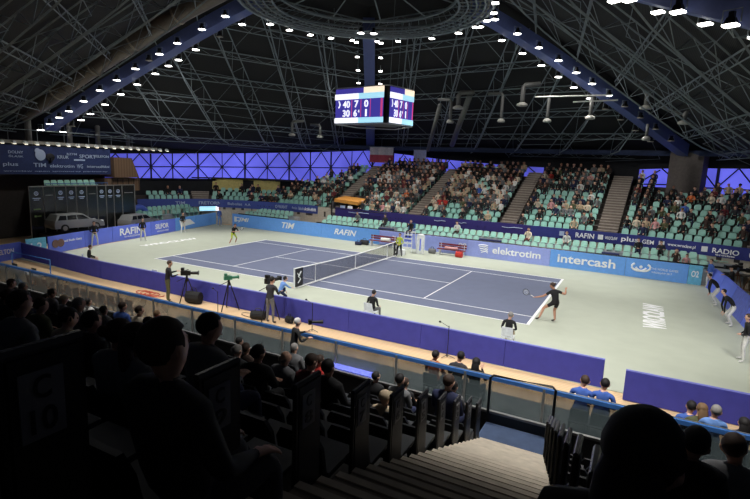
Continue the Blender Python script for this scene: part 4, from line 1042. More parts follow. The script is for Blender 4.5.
# ================================================================== HANGING AIR OUTLETS, FLAGS, CANOPY
AO = [(458, 108, 1.0, .28, 1), (450, 122, 1.6, .2, -1), (501, 121, 1.9, .2, -1), (522, 105, 1.3, .28, 1), (547, 121, 1.3, .2, 0), (646, 108, .9, .28, 0), (684, 123, .6, .25, 1), (725, 124, 1.0, .3, 0), (590, 118, .9, .22, 0), (292, 135, 1.1, .22, 1), (320, 137, .9, .2, -1), (646, 139, .5, .18, 0)]
for i, (px, py, h, r, sd) in enumerate(AO):
    p = at(px, py, y=12.5); t = empty('air_outlet', p, 0, f'grey round air outlet hanging under the far roof, {nth(sorted(range(len(AO)), key=lambda q: AO[q][0]).index(i))} from left', 'air outlet', 'air outlets under the roof')
    b = MB(); pts = [(0, 0, .1), (0, 0, h)]
    if sd: pts += [(sd*.12, 0, h+.15), (sd*1.2, .2, h+.22)]
    else: pts += [(0, 0, h+.5)]
    b.tube(pts, r*.62, 10); b.build('outlet_pipe', duct_grey, t, True)
    b = MB(); b.lathe([(r*.7, .18), (r*1.5, .06), (r*1.5, -.06), (r*1.1, -.1)], (0, 0, 0), 14); b.build('diffuser', mat('diffuser_grey', (150, 148, 142), .5), t, True)
def fat_duct(p, q, r, lb):
    b = MB(); b.tube([p, q], r, 12); o = b.build('ventilation_duct', duct_grey, None, True); tag(o, lb, 'duct', 'ducts under the far roof')
fat_duct(at(470, 95, y=12.8), at(452, 145, y=20), .24, 'grey duct slanting down left of the bent pipes'); fat_duct(at(440, 105, y=12.8), at(428, 150, y=20), .18, 'thinner grey duct slanting down nearest the scoreboard')
fat_duct(at(655, 104, y=14), at(745, 138, y=14), .09, 'thin pale pipe slanting under the right roof')
for k, (a, b_) in enumerate((((535, 97), (612, 95)), ((573, 102), (618, 100)))):
    bb = MB(); bb.tube([at(*a, y=9), at(*b_, y=9)], .05, 6); o = bb.build('light_tube', mat('tube_pale', (225, 222, 215), .4), None); tag(o, ['longer thin pale rod hung beside the right roof beam', 'shorter thin pale rod hung beside the right roof beam'][k], 'rod')
def flag(px0, py0, px1, py1, lb, cols, y=22.5):
    a = at(px0, py0, y=y); c = at(px1, py1, y=y); r = empty('flag', ((a.x+c.x)/2, y, a.z), 0, lb, 'flag'); W = c.x-a.x; H_ = a.z-c.z; n = len(cols)
    for j, m_ in enumerate(cols):
        b = MB(); N = 8
        for i in range(N):
            x0, x1 = -W/2+W*i/N, -W/2+W*(i+1)/N; y0, y1 = .06*math.sin(i*1.4), .06*math.sin((i+1)*1.4); z0, z1 = -H_*(j+1)/n, -H_*j/n
            b.hexa([(x0, y0, z0), (x1, y1, z0), (x1, y1+.02, z0), (x0, y0+.02, z0)], [(x0, y0, z1), (x1, y1, z1), (x1, y1+.02, z1), (x0, y0+.02, z1)])
        b.build('flag_stripe', m_, r)
    b = MB(); b.tube([(-W/2-.1, 0, .02), (W/2+.1, 0, .02)], .03, 5); b.tube([(0, 0, .02), (0, 0, 1.2)], .012, 4); b.build('flag_rod', steel_grey, r)
flag(370, 147, 393, 163, 'white over red flag hanging above the middle block', [mat('flag_white', (200, 196, 205), .8), red_c])
flag(414, 150, 426, 163, 'small pale flag hanging right of the white and red one', [mat('flag_pale', (170, 175, 215), .8)])
cnp = empty('tunnel_canopy', (-8.5, 13.5, -.15), 0, 'orange canopy over the players tunnel in the far stand', 'canopy')
b = MB(); b.hexa([(-1.3, -.7, 3.15), (1.3, -.7, 3.0), (1.3, 1.2, 3.2), (-1.3, 1.2, 3.35)], [(-1.3, -.7, 3.45), (1.3, -.7, 3.3), (1.3, 1.2, 3.5), (-1.3, 1.2, 3.65)]); b.build('canopy_roof', orange_canopy, cnp)
b = MB(); b.box((0, 1.6, 2.4), (3.1, .15, 1.5)); b.box((-1.5, .4, 2.2), (.1, 2.4, 1.9)); b.build('tunnel_wall', mat('tunnel_grey', (92, 90, 96), .9), cnp)
for x, m_ in ((-.3, pale_print), (.5, white_print)):
    b = MB(); b.box((x, -.8, 2.5), (.5, .04, .75)); o = b.build('poster', m_, cnp)
b = MB(); b.tube([(-1.5, -.85, 1.6), (-1.5, -.85, 3.2)], .05, 5); b.tube([(1.5, -.85, 1.6), (1.5, -.85, 3.1)], .05, 5); b.tube([(-1.6, -.95, 2.55), (4.5, -1.2, 2.55)], .03, 4); b.build('canopy_post', black_steel, cnp)

# ================================================================== ON COURT
def white_trouser(top='black'): return outfit(top, 'white', 'white')
bendarms = [((-.26, .42, .86), (-.13, .36, .6), (0, .6, -1)), ((.26, .42, .86), (.13, .36, .6), (0, .6, -1))]
bendlegs = [((s*.12, 0, .84), (s*.22, .22, .46), (s*.24, .02, .09), (s*.27, .17, .035)) for s in (-1, 1)]
crouch = stand_pose(arms=bendarms, legs=bendlegs, bend=.75); crouch['pelvis'] = (0, -.05, .88)
ready = stand_pose(arms=[((-.28, -.02, 1.1), (-.1, .16, 1.0), (.6, .5, 0)), ((.28, -.02, 1.1), (.1, .16, 1.0), (-.6, .5, 0))], legs=[((s*.1, 0, .9), (s*.17, .05, .5), (s*.2, 0, .09), (s*.24, .15, .035)) for s in (-1, 1)])
def official(px, py, rz, top, pants, label, pose='ready', hair=0, hk='short', shoe='white', scale=1):
    p = at(px, py, z=0); J = ready if pose == 'ready' else crouch
    return person(pose+hk, J, hk, (p.x, p.y, 0), rz, outfit(top, pants, shoe), label, hair=hair, scale=scale, group='court officials')
official(95, 246, -PI/2-.3, 'black', 'white', 'person in black top and white trousers by the leftmost white lettering')
official(143, 241, -PI/2-.1, 'black', 'white', 'person in black top and white trousers, second left end line judge')
official(183, 232.5, -PI/2, 'black', 'white', 'person in black top and white trousers, legs apart, third left end line judge')
official(219.5, 226, -PI/2, 'blue', 'light blue', 'person in blue standing at the far left court corner', shoe='white')
official(716, 305, PI/2, 'black', 'white', 'person bending forward in black and white, farther right end line judge', 'crouch')
official(731, 325.5, PI/2+.1, 'black', 'white', 'person bending forward in black and white, middle right end line judge', 'crouch')
official(742, 361, PI/2, 'black', 'white', 'person standing in black top and white trousers at right edge', hair=1, hk='bun')
official(708, 288, PI/2+.4, 'blue', 'white', 'person in blue top by the cyan panel at the right corner', hair=1)
official(234.5, 222, PI*.9, 'beige', 'beige', 'person in beige crouching behind the far player', 'crouch', hair=2, hk='short', scale=.85)
official(399, 257.5, PI, 'yellow green', 'black', 'person in yellow green shirt standing by the far net post', hair=1)
# players
runJ = dict(pelvis=(.1, -.1, .86), chest=(.12, -.02, 1.15), neck=(.1, .08, 1.36), head=(.06, .16, 1.5), face=(-.4, 1, -.35),
            arms=[((-.07, .06, 1.26), (-.26, .26, 1.04), (-.4, .5, .94), (-.5, 1, -.2)), ((.3, .04, 1.27), (.5, -.14, 1.2), (.62, .02, 1.36), (.6, .6, .5))],
            legs=[((.0, -.08, .82), (-.2, .22, .56), (-.42, .16, .16), (-.52, .28, .09)), ((.2, -.1, .82), (.26, .14, .46), (.16, -.08, .12), (.12, .08, .05))])
pp = at(544, 321, z=0)
person('run', runJ, 'bun', (pp.x+.25, pp.y, 0), .75, [TOPM['black'], skin[1], TOPM['black'], skin[1], skin[1], TOPM['black']], 'player in black running to hit near the right baseline', hair=1, sk=1, scale=1.08, bare=True, extra_r=1.08)
stJ = dict(pelvis=(0, -.02, .86), chest=(0, .1, 1.14), neck=(0, .2, 1.36), head=(0, .26, 1.5), face=(0, 1, -.1),
           arms=[((-.19, .16, 1.27), (-.3, .3, 1.02), (-.14, .5, 1.02), (.5, .8, 0)), ((.19, .16, 1.27), (.3, .28, 1.02), (.12, .52, 1.04), (-.4, .8, .1))],
           legs=[((-.1, 0, .82), (-.24, .16, .48), (-.28, -.04, .09), (-.3, .12, .035)), ((.1, 0, .82), (.26, .16, .48), (.34, -.02, .09), (.36, .14, .035))])
pq = at(233, 244, z=0)
person('recv', stJ, 'short', (pq.x, pq.y, 0), -PI/2-.1, [TOPM['black'], skin[1], TOPM['yellow green'], TOPM['yellow green'], skin[1], TOPM['white']], 'player in black shirt and yellow green shorts at the far baseline', hair=0, sk=1)
def racket(loc, rot, lb):
    r = empty('tennis_racket', loc, 0, lb, 'racket'); r.rotation_euler = rot
    b = MB(); b.tube([(.13*math.sin(t*PI/8), 0, .5+.17*math.cos(t*PI/8)) for t in range(17)], .012, 5, cap=False); b.tube([(0, 0, .2), (0, 0, .34)], .014, 5); b.build('frame', TOPM['charcoal'], r)
    b = MB(); b.tube([(0, 0, 0), (0, 0, .2)], .018, 6); b.build('grip', TOPM['white'], r)
    b = MB()
    for k in range(-3, 4):
        x = k*.034; h = .16*math.sqrt(max(0, 1-(x/.13)**2)); b.tube([(x, 0, .5-h), (x, 0, .5+h)], .002, 3)
        z = k*.045; w_ = .125*math.sqrt(max(0, 1-(z/.17)**2)); b.tube([(-w_, 0, .5+z), (w_, 0, .5+z)], .002, 3)
    b.build('strings', white_plastic, r)
R_ = Matrix.Rotation(.75, 3, 'Z'); h = R_ @ (Vector((-.45, .6, .92))*1.08); racket((pp.x+.25+h.x, pp.y+h.y, h.z), (-.9, -1.2, .4), 'dark framed racket held by the running player at right')
R_ = Matrix.Rotation(-PI/2-.1, 3, 'Z'); h = R_ @ Vector((-.02, .58, 1.03)); racket((pq.x+h.x, pq.y+h.y, h.z), (0, .9, 0), 'racket held by the far player in yellow green shorts')
# chairs with seated line judges
def chair(x, y, rz, lb, m_=white_plastic):
    r = empty('plastic_chair', (x, y, 0), rz, lb, 'chair', 'court side chairs')
    b = MB(); b.box((0, 0, .44), (.46, .44, .04)); b.build('seat', m_, r); b = MB(); b.hexa([(-.22, -.24, .5), (.22, -.24, .5), (.22, -.2, .5), (-.22, -.2, .5)], [(-.2, -.32, .86), (.2, -.32, .86), (.2, -.29, .86), (-.2, -.29, .86)]); b.build('backrest', m_, r)
    for a in (-1, 1):
        for c in (-1, 1): b = MB(); b.tube([(a*.2, c*.19, .42), (a*.23, c*.22, 0)], .018, 5); b.build('leg', m_, r)
def sitter(px, py, rz, top, pants, lb, clb, hair=0, hk='short', key=0):
    p = at(px, py, z=0); chair(p.x, p.y, rz, clb); person(f'sitc{key}{hk}', sit(key), hk, (p.x, p.y, 0), rz, outfit(top, pants, 'white'), lb, hair=hair)
sitter(507, 347, .05, 'black', 'beige', 'person in black shirt seated facing court below right baseline', 'white chair under the seated official below the right baseline', 3)
sitter(371, 321, -.1, 'black', 'grey', 'person in black shirt seated in front of the long near barrier', 'white chair under the seated official at mid barrier', 0)
sitter(89, 268, -.6, 'black', 'beige', 'person in black shirt seated at the left end of the near barrier', 'white chair under the seated official at the left of the barrier', 1)
p = at(160, 285, z=0); chair(p.x, p.y, 0, 'empty pale chair on court beside the left cameraman', white_plastic)
kJ = dict(pelvis=(0, -.05, .34), chest=(0, .12, .6), neck=(0, .22, .8), head=(0, .28, .94), face=(0, 1, .1), arms=[((-.16, .18, .72), (-.3, .3, .5), (-.3, .42, .26), (0, .5, -1)), ((.16, .18, .72), (.26, .36, .56), (.18, .5, .5), (0, 1, 0))],
          legs=[((-.1, 0, .32), (-.16, .34, .44), (-.16, .2, .09), (-.18, .34, .035)), ((.1, 0, .32), (.16, .3, .1), (.16, -.1, .08), (.16, -.24, .04))])
p = at(280, 298, z=0); person('kneel', kJ, 'short', (p.x, p.y, 0), -.5, outfit('light blue', 'navy', 'white'), 'child in light blue crouching left of the near net post', hair=0, scale=1.0)
# umpire chair
p = at(407, 252, z=0); ux, uy = p.x, p.y+.4
uc = empty('umpire_chair', (ux, uy, 0), 0, 'tall white umpire chair with blue cloth at the far net end', 'umpire chair')
for a in (-1, 1):
    for c in (-1, 1): b = MB(); b.tube([(a*.3, c*.3, 1.55), (a*.42, c*.5, 0)], .03, 6); b.build('leg', white_plastic, uc)
b = MB()
for z in (.35, .7, 1.05, 1.35): b.box((0, -.48+z*.12, z), (.62, .2, .09))
b.build('steps', white_plastic, uc)
b = MB(); b.box((0, 0, 1.55), (.62, .62, .06)); b.build('seat', white_plastic, uc); b = MB(); b.box((0, .3, 1.9), (.6, .05, .65)); b.build('backrest', rail_blue, uc)
for s in (-1, 1): b = MB(); b.box((s*.33, 0, 1.8), (.04, .55, .05)); b.tube([(s*.33, -.25, 1.55), (s*.33, -.25, 1.8)], .015, 4); b.build('armrest', white_plastic, uc)
b = MB(); b.box((.05, -.33, 1.1), (.6, .03, .5)); b.build('name_cloth', board_deep, uc)
person('umpire', sit(3), 'short', (ux, uy+.1, 1.13), PI, outfit('black', 'charcoal'), 'umpire in black sitting high in the white chair', hair=0)
fg = at(419, 254, z=0); b = MB(); b.lathe([(.3, 0), (.31, .02), (.31, 1.35), (.27, 1.42), (.3, 1.45), (.2, 1.5)], (fg.x, fg.y+.2, 0), 16); o = b.build('drinks_cooler', white_plastic, None, True); tag(o, 'tall white round drinks cooler right of the umpire chair', 'cooler')
b = MB(); b.tube([(fg.x+.1, fg.y+.2-.31, .3), (fg.x+.1, fg.y+.2-.31, 1.2)], .05, 5); b.build('printed_strip', board_deep, o)
def bench(px, py, lb, L=2.0):
    p = at(px, py, z=0); r = empty('court_bench', (p.x, p.y+.25, 0), 0, lb, 'bench', 'players benches')
    b = MB()
    for y in (-.18, -.03, .12): b.box((0, y, .45), (L, .12, .04))
    b.build('seat', dark_red, r); b = MB()
    for z in (.62, .8): b.box((0, .24, z), (L, .04, .13))
    b.build('backrest', dark_red, r)
    for s in (-1, 1): b = MB(); b.box((s*L*.42, 0, .22), (.06, .4, .44)); b.box((s*L*.42, .24, .6), (.05, .05, .5)); b.build('leg', white_plastic, r)
    return p
p = bench(381, 247, 'dark red players bench left of the umpire chair', 2.4); q = bench(450, 256, 'dark red players bench right of the umpire chair', 2.2)
def bag(x, y, z, sz, m_, lb, rz=0):
    r = empty('sports_bag', (x, y, z), rz, lb, 'bag'); L, W, H_ = sz
    b = MB(); n = 6
    prof_ = [(W/2*math.cos(t), H_/2+H_/2*math.sin(t)) for t in [k*PI/5 for k in range(10)]]
    b.prism(prof_, lambda p: Vector((-L/2, p[0], p[1])), lambda p: Vector((L/2, p[0], p[1]))); b.build('bag_body', m_, r)
    b = MB(); b.tube([(-L*.25, 0, H_*.95), (-L*.15, 0, H_*1.3), (L*.15, 0, H_*1.3), (L*.25, 0, H_*.95)], .02, 5); b.build('handle', black_plastic, r)
bag(p.x-1.6, p.y+.1, 0, (.7, .4, .4), TOPM['charcoal'], 'dark bag left of the left bench'); bag(p.x-2.1+.2, p.y-.4, 0, (.5, .35, .3), TOPM['navy'], 'small navy bag in front of left bench end')
bag(p.x+.3, p.y+.2, .48, (.8, .3, .28), TOPM['white'], 'white racket bag lying on the left bench'); bag(q.x-1.5, q.y+.1, 0, (.5, .35, .4), TOPM['grey'], 'grey bag left of the right bench')
bag(q.x+.75, q.y-.15, 0, (.5, .4, .45), TOPM['red'], 'red bag on the ground at the right bench'); bag(q.x, q.y+.2, .48, (1.0, .3, .2), TOPM['pink'], 'pinkish towel bag on the right bench')
o = one_box('court_towel_box', (at(388, 253, z=0).x+1.1, at(388, 253, z=0).y, .2), (.5, .4, .4), white_plastic); tag(o, 'white box between left bench and yellow shirted person', 'box')

# ------------------------------------------------------------------ cameramen and gear on the wood strip
def tripod(x, y, h, lb, m_=black_steel, head=None, rz=0, cat='tripod'):
    r = empty('camera_tripod', (x, y, 0), rz, lb, cat)
    for k in range(3):
        a = 2*PI*k/3+.5; b = MB(); b.tube([(.04*math.cos(a), .04*math.sin(a), h), (.45*math.cos(a), .45*math.sin(a), 0)], .025, 5); b.build('leg', m_, r)
    b = MB(); b.tube([(0, 0, h-.15), (0, 0, h+.12)], .05, 8); b.build('tripod_head', m_, r)
    b = MB(); b.tube([(0, 0, h+.05), (-.15, -.45, h-.1)], .015, 5); b.build('pan_handle', m_, r); return r
def tvcam(x, y, z, rz, lb, m_=black_plastic, s=1):
    r = empty('television_camera', (x, y, z), rz, lb, 'camera', 'television cameras'); r.scale = (s,)*3
    b = MB(); b.box((0, -.05, .14), (.18, .5, .24)); b.build('camera_body', m_, r); b = MB(); b.lathe([(.07, 0), (.085, .12), (.085, .34), (.1, .4)], (0, .2, .14), 12, M=Matrix.Rotation(-PI/2, 3, 'X')); b.build('lens', m_, r)
    b = MB(); b.box((0, .6, .15), (.26, .04, .2)); b.build('lens_hood', m_, r); b = MB(); b.box((.02, -.2, .36), (.2, .16, .14)); b.tube([(0, -.15, .25), (0, .1, .33)], .02, 4); b.build('viewfinder', m_, r); return r
camJ = stand_pose(arms=[((-.3, .18, 1.2), (-.16, .42, 1.28), (.2, 1, 0)), ((.3, .12, 1.15), (.2, .38, 1.2), (-.2, 1, 0))], bend=.12)
p = at(168, 302, z=0); person('cam'+'s', camJ, 'short', (p.x, p.y, 0), -.5, outfit('black', 'olive'), 'cameraman in black sweater and olive trousers at the left tripod', hair=1, scale=1.08)
tripod(p.x+.75, p.y+.45, 1.15, 'black camera tripod beside the left cameraman'); tvcam(p.x+.75, p.y+.45, 1.27, -.9, 'large black television camera operated by the left cameraman', s=.85)
p2 = at(270, 323, z=0); person('cam'+'s', camJ, 'short', (p2.x, p2.y, 0), 0, outfit('charcoal', 'grey', 'dark brown'), 'cameraman in charcoal seen from behind near the net post', hair=0, scale=1.08)
tripod(p2.x-.35, p2.y+.35, 1.4, 'black tripod in front of the cameraman at mid barrier'); tvcam(p2.x-.32, p2.y+.4, 1.55, -.1, 'black television camera above the cameraman at mid barrier', s=.9)
bag(p2.x-.75, p2.y+.15, 0, (.6, .4, .35), TOPM['black'], 'black gear bag left of the cameraman at mid barrier', .4)
bag(p2.x+.65, p2.y+.45, 0, (.3, .25, .3), TOPM['black'], 'small black case right of the cameraman at mid barrier')
p3 = at(225, 311, z=0); tripod(p3.x, p3.y+.25, 1.25, 'black tripod carrying the small green camera', black_steel); tvcam(p3.x, p3.y+.25, 1.35, -.5, 'small green camera on its own tripod at the barrier', mat('cam_green', (60, 130, 100), .5), s=.7)
p4 = at(194, 303, z=0); bag(p4.x, p4.y, 0, (.7, .45, .55), TOPM['black'], 'bulky black gear bag against the barrier right of left cameraman', .2)
def mic(px, py, lb):
    p = at(px, py, z=0); r = empty('microphone_stand', (p.x, p.y, 0), 0, lb, 'microphone stand', 'microphone stands at the barrier')
    b = MB(); b.tube([(0, 0, 0), (0, 0, 1.15)], .014, 5)
    for k in range(3): a = k*2.1; b.tube([(0, 0, .08), (.28*math.cos(a), .28*math.sin(a), .01)], .012, 4)
    b.build('stand', black_steel, r); b = MB(); b.tube([(.02, 0, 1.1), (-.35, .1, 1.2)], .01, 4); b.build('boom', black_steel, r); b = MB(); b.ell((-.38, .11, 1.2), (.05, .04, .04)); b.build('microphone', black_plastic, r)
mic(312, 331, 'black microphone stand right of the white haired photographer'); mic(447, 357, 'black microphone stand beside the orange shirted person'); mic(218, 318, 'thin microphone stand left of the green camera')
def cable(pts, r, m_, lb):
    b = MB(); b.tube(pts, r, 5); o = b.build('cable', m_); tag(o, lb, 'cable')
c = at(142, 292, z=.02); cable([(c.x+.5*math.cos(t*.6)+.03*t, c.y+.28*math.sin(t*.6), .025) for t in range(34)], .02, mat('cable_red', (190, 60, 40), .6), 'red cable coiled on the wood floor left of the cameraman')
c = at(245, 314, z=.02); cable([(c.x+.45*math.cos(t*.6)+.05*t, c.y+.22*math.sin(t*.6), .02) for t in range(20)], .013, black_plastic, 'thin dark cable coiled between green camera and mid cameraman')
# right side camera position
for i, (px, py, s_) in enumerate(((736, 296, 1.0), (750, 300, 1.0))):
    p = at(px, py, z=0); tripod(p.x, p.y+.6, 1.3, ['wooden legged tripod behind the leaning boards at right', 'wooden legged tripod at the right picture edge'][i], mat('tripod_wood', (120, 84, 60), .6)); tvcam(p.x-.1, p.y+.6, 1.42, PI/2+.3, ['black television camera behind leaning boards, left of two', 'black television camera at the right picture edge'][i])
p = at(731, 299, z=0); person('cam'+'c', camJ, 'cap', (p.x, p.y+.5, 0), PI/2, outfit('black', 'charcoal'), 'cameraman in black behind the leaning boards at the right end', hair=TOPM['black'])
for i, (x, y) in enumerate(((21.3, 9.0), (22.9, 8.8))):
    t = empty('press_table', (x, y, 0), 0, ['black press table with papers behind the cyan panel', 'black press table next to the camera platform at right'][i], 'table')
    b = MB(); b.box((0, 0, .98), (1.5, .7, .05)); b.build('table_top', black_plastic, t)
    for a in (-1, 1):
        for c in (-1, 1): b = MB(); b.box((a*.68, c*.3, .48), (.04, .04, .95)); b.build('leg', black_steel, t)
o = struct(one_box('wall_right_low', (25.5, 9.9, .6), (7, .2, 1.2), mat('low_beige', (170, 158, 140), .8)))

# ================================================================== NEAR SIDE
# glass balustrade with blue rail
gb = empty('glass_balustrade', (4, -15, .35), 0, 'long glazed balustrade with blue top rail along the near tribune', 'balustrade')
b = MB(); b.box((0, 0, .5), (36, .02, .86)); b.build('glass_pane', rail_glass, gb)
b = MB(); b.box((0, 0, .97), (36, .07, .1)); b.build('top_rail', rail_blue, gb); b = MB(); b.box((0, .045, 1.025), (36, .03, .015)); b.build('rail_highlight', alu, gb)  # thin pale strip is the rail's highlight, put in as colour
b = MB(); b.box((0, 0, .04), (36, .08, .08)); b.build('bottom_rail', alu, gb)
for i in range(19): b = MB(); b.box((-18+i*2, -.03, .5), (.06, .04, 1.0)); b.build('post', alu, gb)
struct(one_box('floor_gangway', (12.6, -13.95, .016), (27, 2.0, .02), mat('gangway_grey', (92, 98, 98), .85)))
struct(one_box('floor_near_walkway', (4, -16.2, .15), (36, 2.4, .36), dark_wall))
o = one_box('walkway_ledge', (4, -15.35, .42), (36, .35, .12), mat('ledge_grey', (120, 118, 114), .8)); tag(o, 'grey ledge at the foot of the glazed balustrade', 'ledge')
struct(one_box('wall_near_parapet', (4, -17.4, .8), (40, .1, 1.62), black_plastic))
b = MB()
for y, z in ((-17.42, 1.63), (-17.25, 1.5)): b.box((4, y, z), (40, .07, .05))
o = b.build('parapet_cap', alu); tag(o, 'long grey metal cap on the black parapet of near stand', 'parapet cap')
# orange chairs seen through the glass at the left
for i in range(13):
    x = -9.0+i*.58; r = empty('orange_chair', (x, -14.35, 0), 0, f'orange plastic chair beyond the glass, {nth(i)} from the left', 'chair', 'orange chairs beyond the glass')
    b = MB(); b.box((0, 0, .43), (.44, .42, .04)); b.build('seat', orange_seat, r); b = MB(); b.box((0, -.22, .68), (.42, .04, .4)); b.build('backrest', orange_seat, r)
    for a in (-1, 1): b = MB(); b.tube([(a*.18, -.2, 0), (a*.18, -.2, .5)], .015, 4); b.tube([(a*.18, .18, 0), (a*.18, .18, .42)], .015, 4); b.build('leg', black_steel, r)
# commentary shelter lower left
sh = empty('press_shelter', (-9.9, -14.6, .5), 0, 'small press desk with clear screens and blue seated person, left edge', 'press desk')
b = MB(); b.box((0, .3, .45), (3.4, .6, .05)); b.build('desk_top', white_plastic, sh)
b = MB(); b.tube([(-1.6, .6, 0), (-1.6, .6, 1.15), (1.6, .6, 1.15), (1.6, .6, 0)], .03, 5); b.tube([(-1.6, -.3, 0), (-1.6, -.3, 1.0)], .025, 5); b.build('screen_frame', rail_blue, sh)
b = MB(); b.box((.9, .25, .6), (.35, .03, .24)); b.box((-.7, .25, .6), (.4, .03, .28)); b.build('monitor', black_plastic, sh)
p = at(14, 279, y=-14.9); person('sit1', sit(1), 'short', (p.x, -14.75, p.z-1.1), .4, outfit('light blue', 'navy'), 'person in light blue at the press desk, left edge', hair=1)
# people and seats on the floor before the glass
def floor_sit(px, py, top, lb, hair=0, hk='short', key=2, y=-14.3, rz=0, txt=None, sc=1.12):
    p = at(px, py, y=y); z = p.z-1.22*sc
    o = person(f'sit{key}' if hk == 'short' else f'sitn{key}{hk}', sit(key), hk, (p.x, y, max(z, -.1)), rz, outfit(top, 'navy'), lb, hair=hair, scale=sc)
    if txt: 
        t = text(txt, (0, -.16, .95), (1, 0, 0), .22, .05, white_print, o, name='shirt_lettering', bold=.01)
    words = f'dark chair under the {lb}'.split()[:16]; chair(p.x, y, rz, ' '.join(words), TOPM['charcoal'])
    return o
floor_sit(583, 383, 'blue', 'person in blue lettered shirt with short hair right of guard rail', 1, txt='ALSEN')
floor_sit(604, 386, 'blue', 'person in plain blue shirt with dark hair right of the lettered shirt', 0, key=0)
floor_sit(435, 355, 'orange', 'person in orange shirt beyond the glass at mid barrier', 0, key=1)
floor_sit(458, 358, 'charcoal', 'person in charcoal jacket beyond the glass next to the orange one', 0, key=2)
floor_sit(476, 363, 'black', 'person in black jacket beyond the glass left of the guard rail', 0, key=3)
floor_sit(691, 409, 'blue', 'person in blue leftmost of four beyond the glass at right', 0, key=0, y=-14.1)
floor_sit(701, 412, 'olive', 'long haired person in olive beyond the glass at right', 2, 'long', 2)
floor_sit(715, 411, 'light blue', 'fair haired person in light blue beyond the glass at right', 3, key=1)
floor_sit(744, 424, 'navy', 'curly haired person in navy beyond the glass, right edge', 0, key=3)
pho = at(294, 322, y=-15.6); po = person('cam'+'s', camJ, 'short', (pho.x, -15.6, pho.z-1.68), -.6, outfit('black', 'charcoal'), 'white haired photographer in black leaning on the blue rail', hair=4)
h = Matrix.Rotation(-.6, 3, 'Z') @ Vector((.0, .5, 1.62)); tl = empty('telephoto_camera', (pho.x+h.x, -15.6+h.y, pho.z-1.68+h.z), -.9, 'camera with long lens held by the white haired photographer', 'camera')
b = MB(); b.box((0, 0, 0), (.15, .1, .12)); b.build('camera_body', black_plastic, tl); b = MB(); b.lathe([(.04, 0), (.045, .2), (.06, .36)], (0, .04, 0), 10, M=Matrix.Rotation(-PI/2, 3, 'X')); b.build('lens', black_plastic, tl)
# small lit monitor on the walkway
dsp = at(351, 369, z=.66)
o = one_box('lit_display', (dsp.x, dsp.y, .62), (1.5, .35, .08), mat('lit_blue', (110, 120, 225), .4, emit=.3, noise=.3, scale=9)); tag(o, 'small lit blue display lying behind the glass, middle', 'display')
one_box('display_stand', (dsp.x, dsp.y, .46), (1.5, .3, .26), black_plastic, o)

# ------------------------------------------------------------------ near stand
ZS, RS, PS, YS = 1.42, .411, .888, -18.19
NR = 12
def xl(k): return 13.30+.054*k
def xr(k): return 14.50+.135*k
b = MB()
for k in range(NR+3):
    y1 = YS-PS*k; y0 = y1-PS; z = ZS+RS*k-.3
    b.hexa([(-8, y0, 0), (xl(k)-.02, y0, 0), (xl(k)-.02, y1, 0), (-8, y1, 0)], [(-8, y0, z), (xl(k)-.02, y0, z), (xl(k)-.02, y1, z), (-8, y1, z)])
    b.hexa([(xr(k)+.02, y0, 0), (26, y0, 0), (26, y1, 0), (xr(k)+.02, y1, 0)], [(xr(k)+.02, y0, z), (26, y0, z), (26, y1, z), (xr(k)+.02, y1, z)])
b.hexa([(-8, YS, 0), (26, YS, 0), (26, -17.45, 0), (-8, -17.45, 0)], [(-8, YS, 1.1), (26, YS, 1.1), (26, -17.45, 1.1), (-8, -17.45, 1.1)])
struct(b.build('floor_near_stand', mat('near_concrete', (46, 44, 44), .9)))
b = MB()
for k in range(NR):
    for j in range(3):
        y1 = YS-PS*(k+j/3); y0 = y1-PS/3; z = ZS+RS*(k+j/3); ka = k+j/3
        b.hexa([(xl(ka), y0, z-.35), (xr(ka), y0, z-.35), (xr(ka), y1, z-.35), (xl(ka), y1, z-.35)], [(xl(ka), y0, z), (xr(ka), y0, z), (xr(ka), y1, z), (xl(ka), y1, z)], 0)
        b.hexa([(xl(ka), y1-.06, z), (xr(ka), y1-.06, z), (xr(ka), y1+.01, z), (xl(ka), y1+.01, z)], [(xl(ka), y1-.06, z+.012), (xr(ka), y1-.06, z+.012), (xr(ka), y1+.01, z+.012), (xl(ka), y1+.01, z+.012)], 1)
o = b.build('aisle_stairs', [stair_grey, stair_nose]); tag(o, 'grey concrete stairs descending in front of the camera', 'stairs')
o = one_box('landing_mat', (13.85, -17.82, 1.26), (1.25, .7, .3), mat('landing_blue', (62, 78, 108), .8)); tag(o, 'blue landing at the foot of the near stairs', 'landing')
b = MB(); a0, a1 = Vector((13.25, -17.5, 0)), Vector((14.52, -17.5, 0)); b.tube([a0+Z*1.6, a0+Z*2.4, a0+Z*2.46+Vector((.06, 0, 0)), a1+Z*2.5-Vector((.06, 0, 0)), a1+Z*2.44, a1+Z*1.6], .028, 8)
o = b.build('guard_rail', black_steel, None, True); tag(o, 'black tubular guard rail at the foot of the near stairs', 'guard rail')
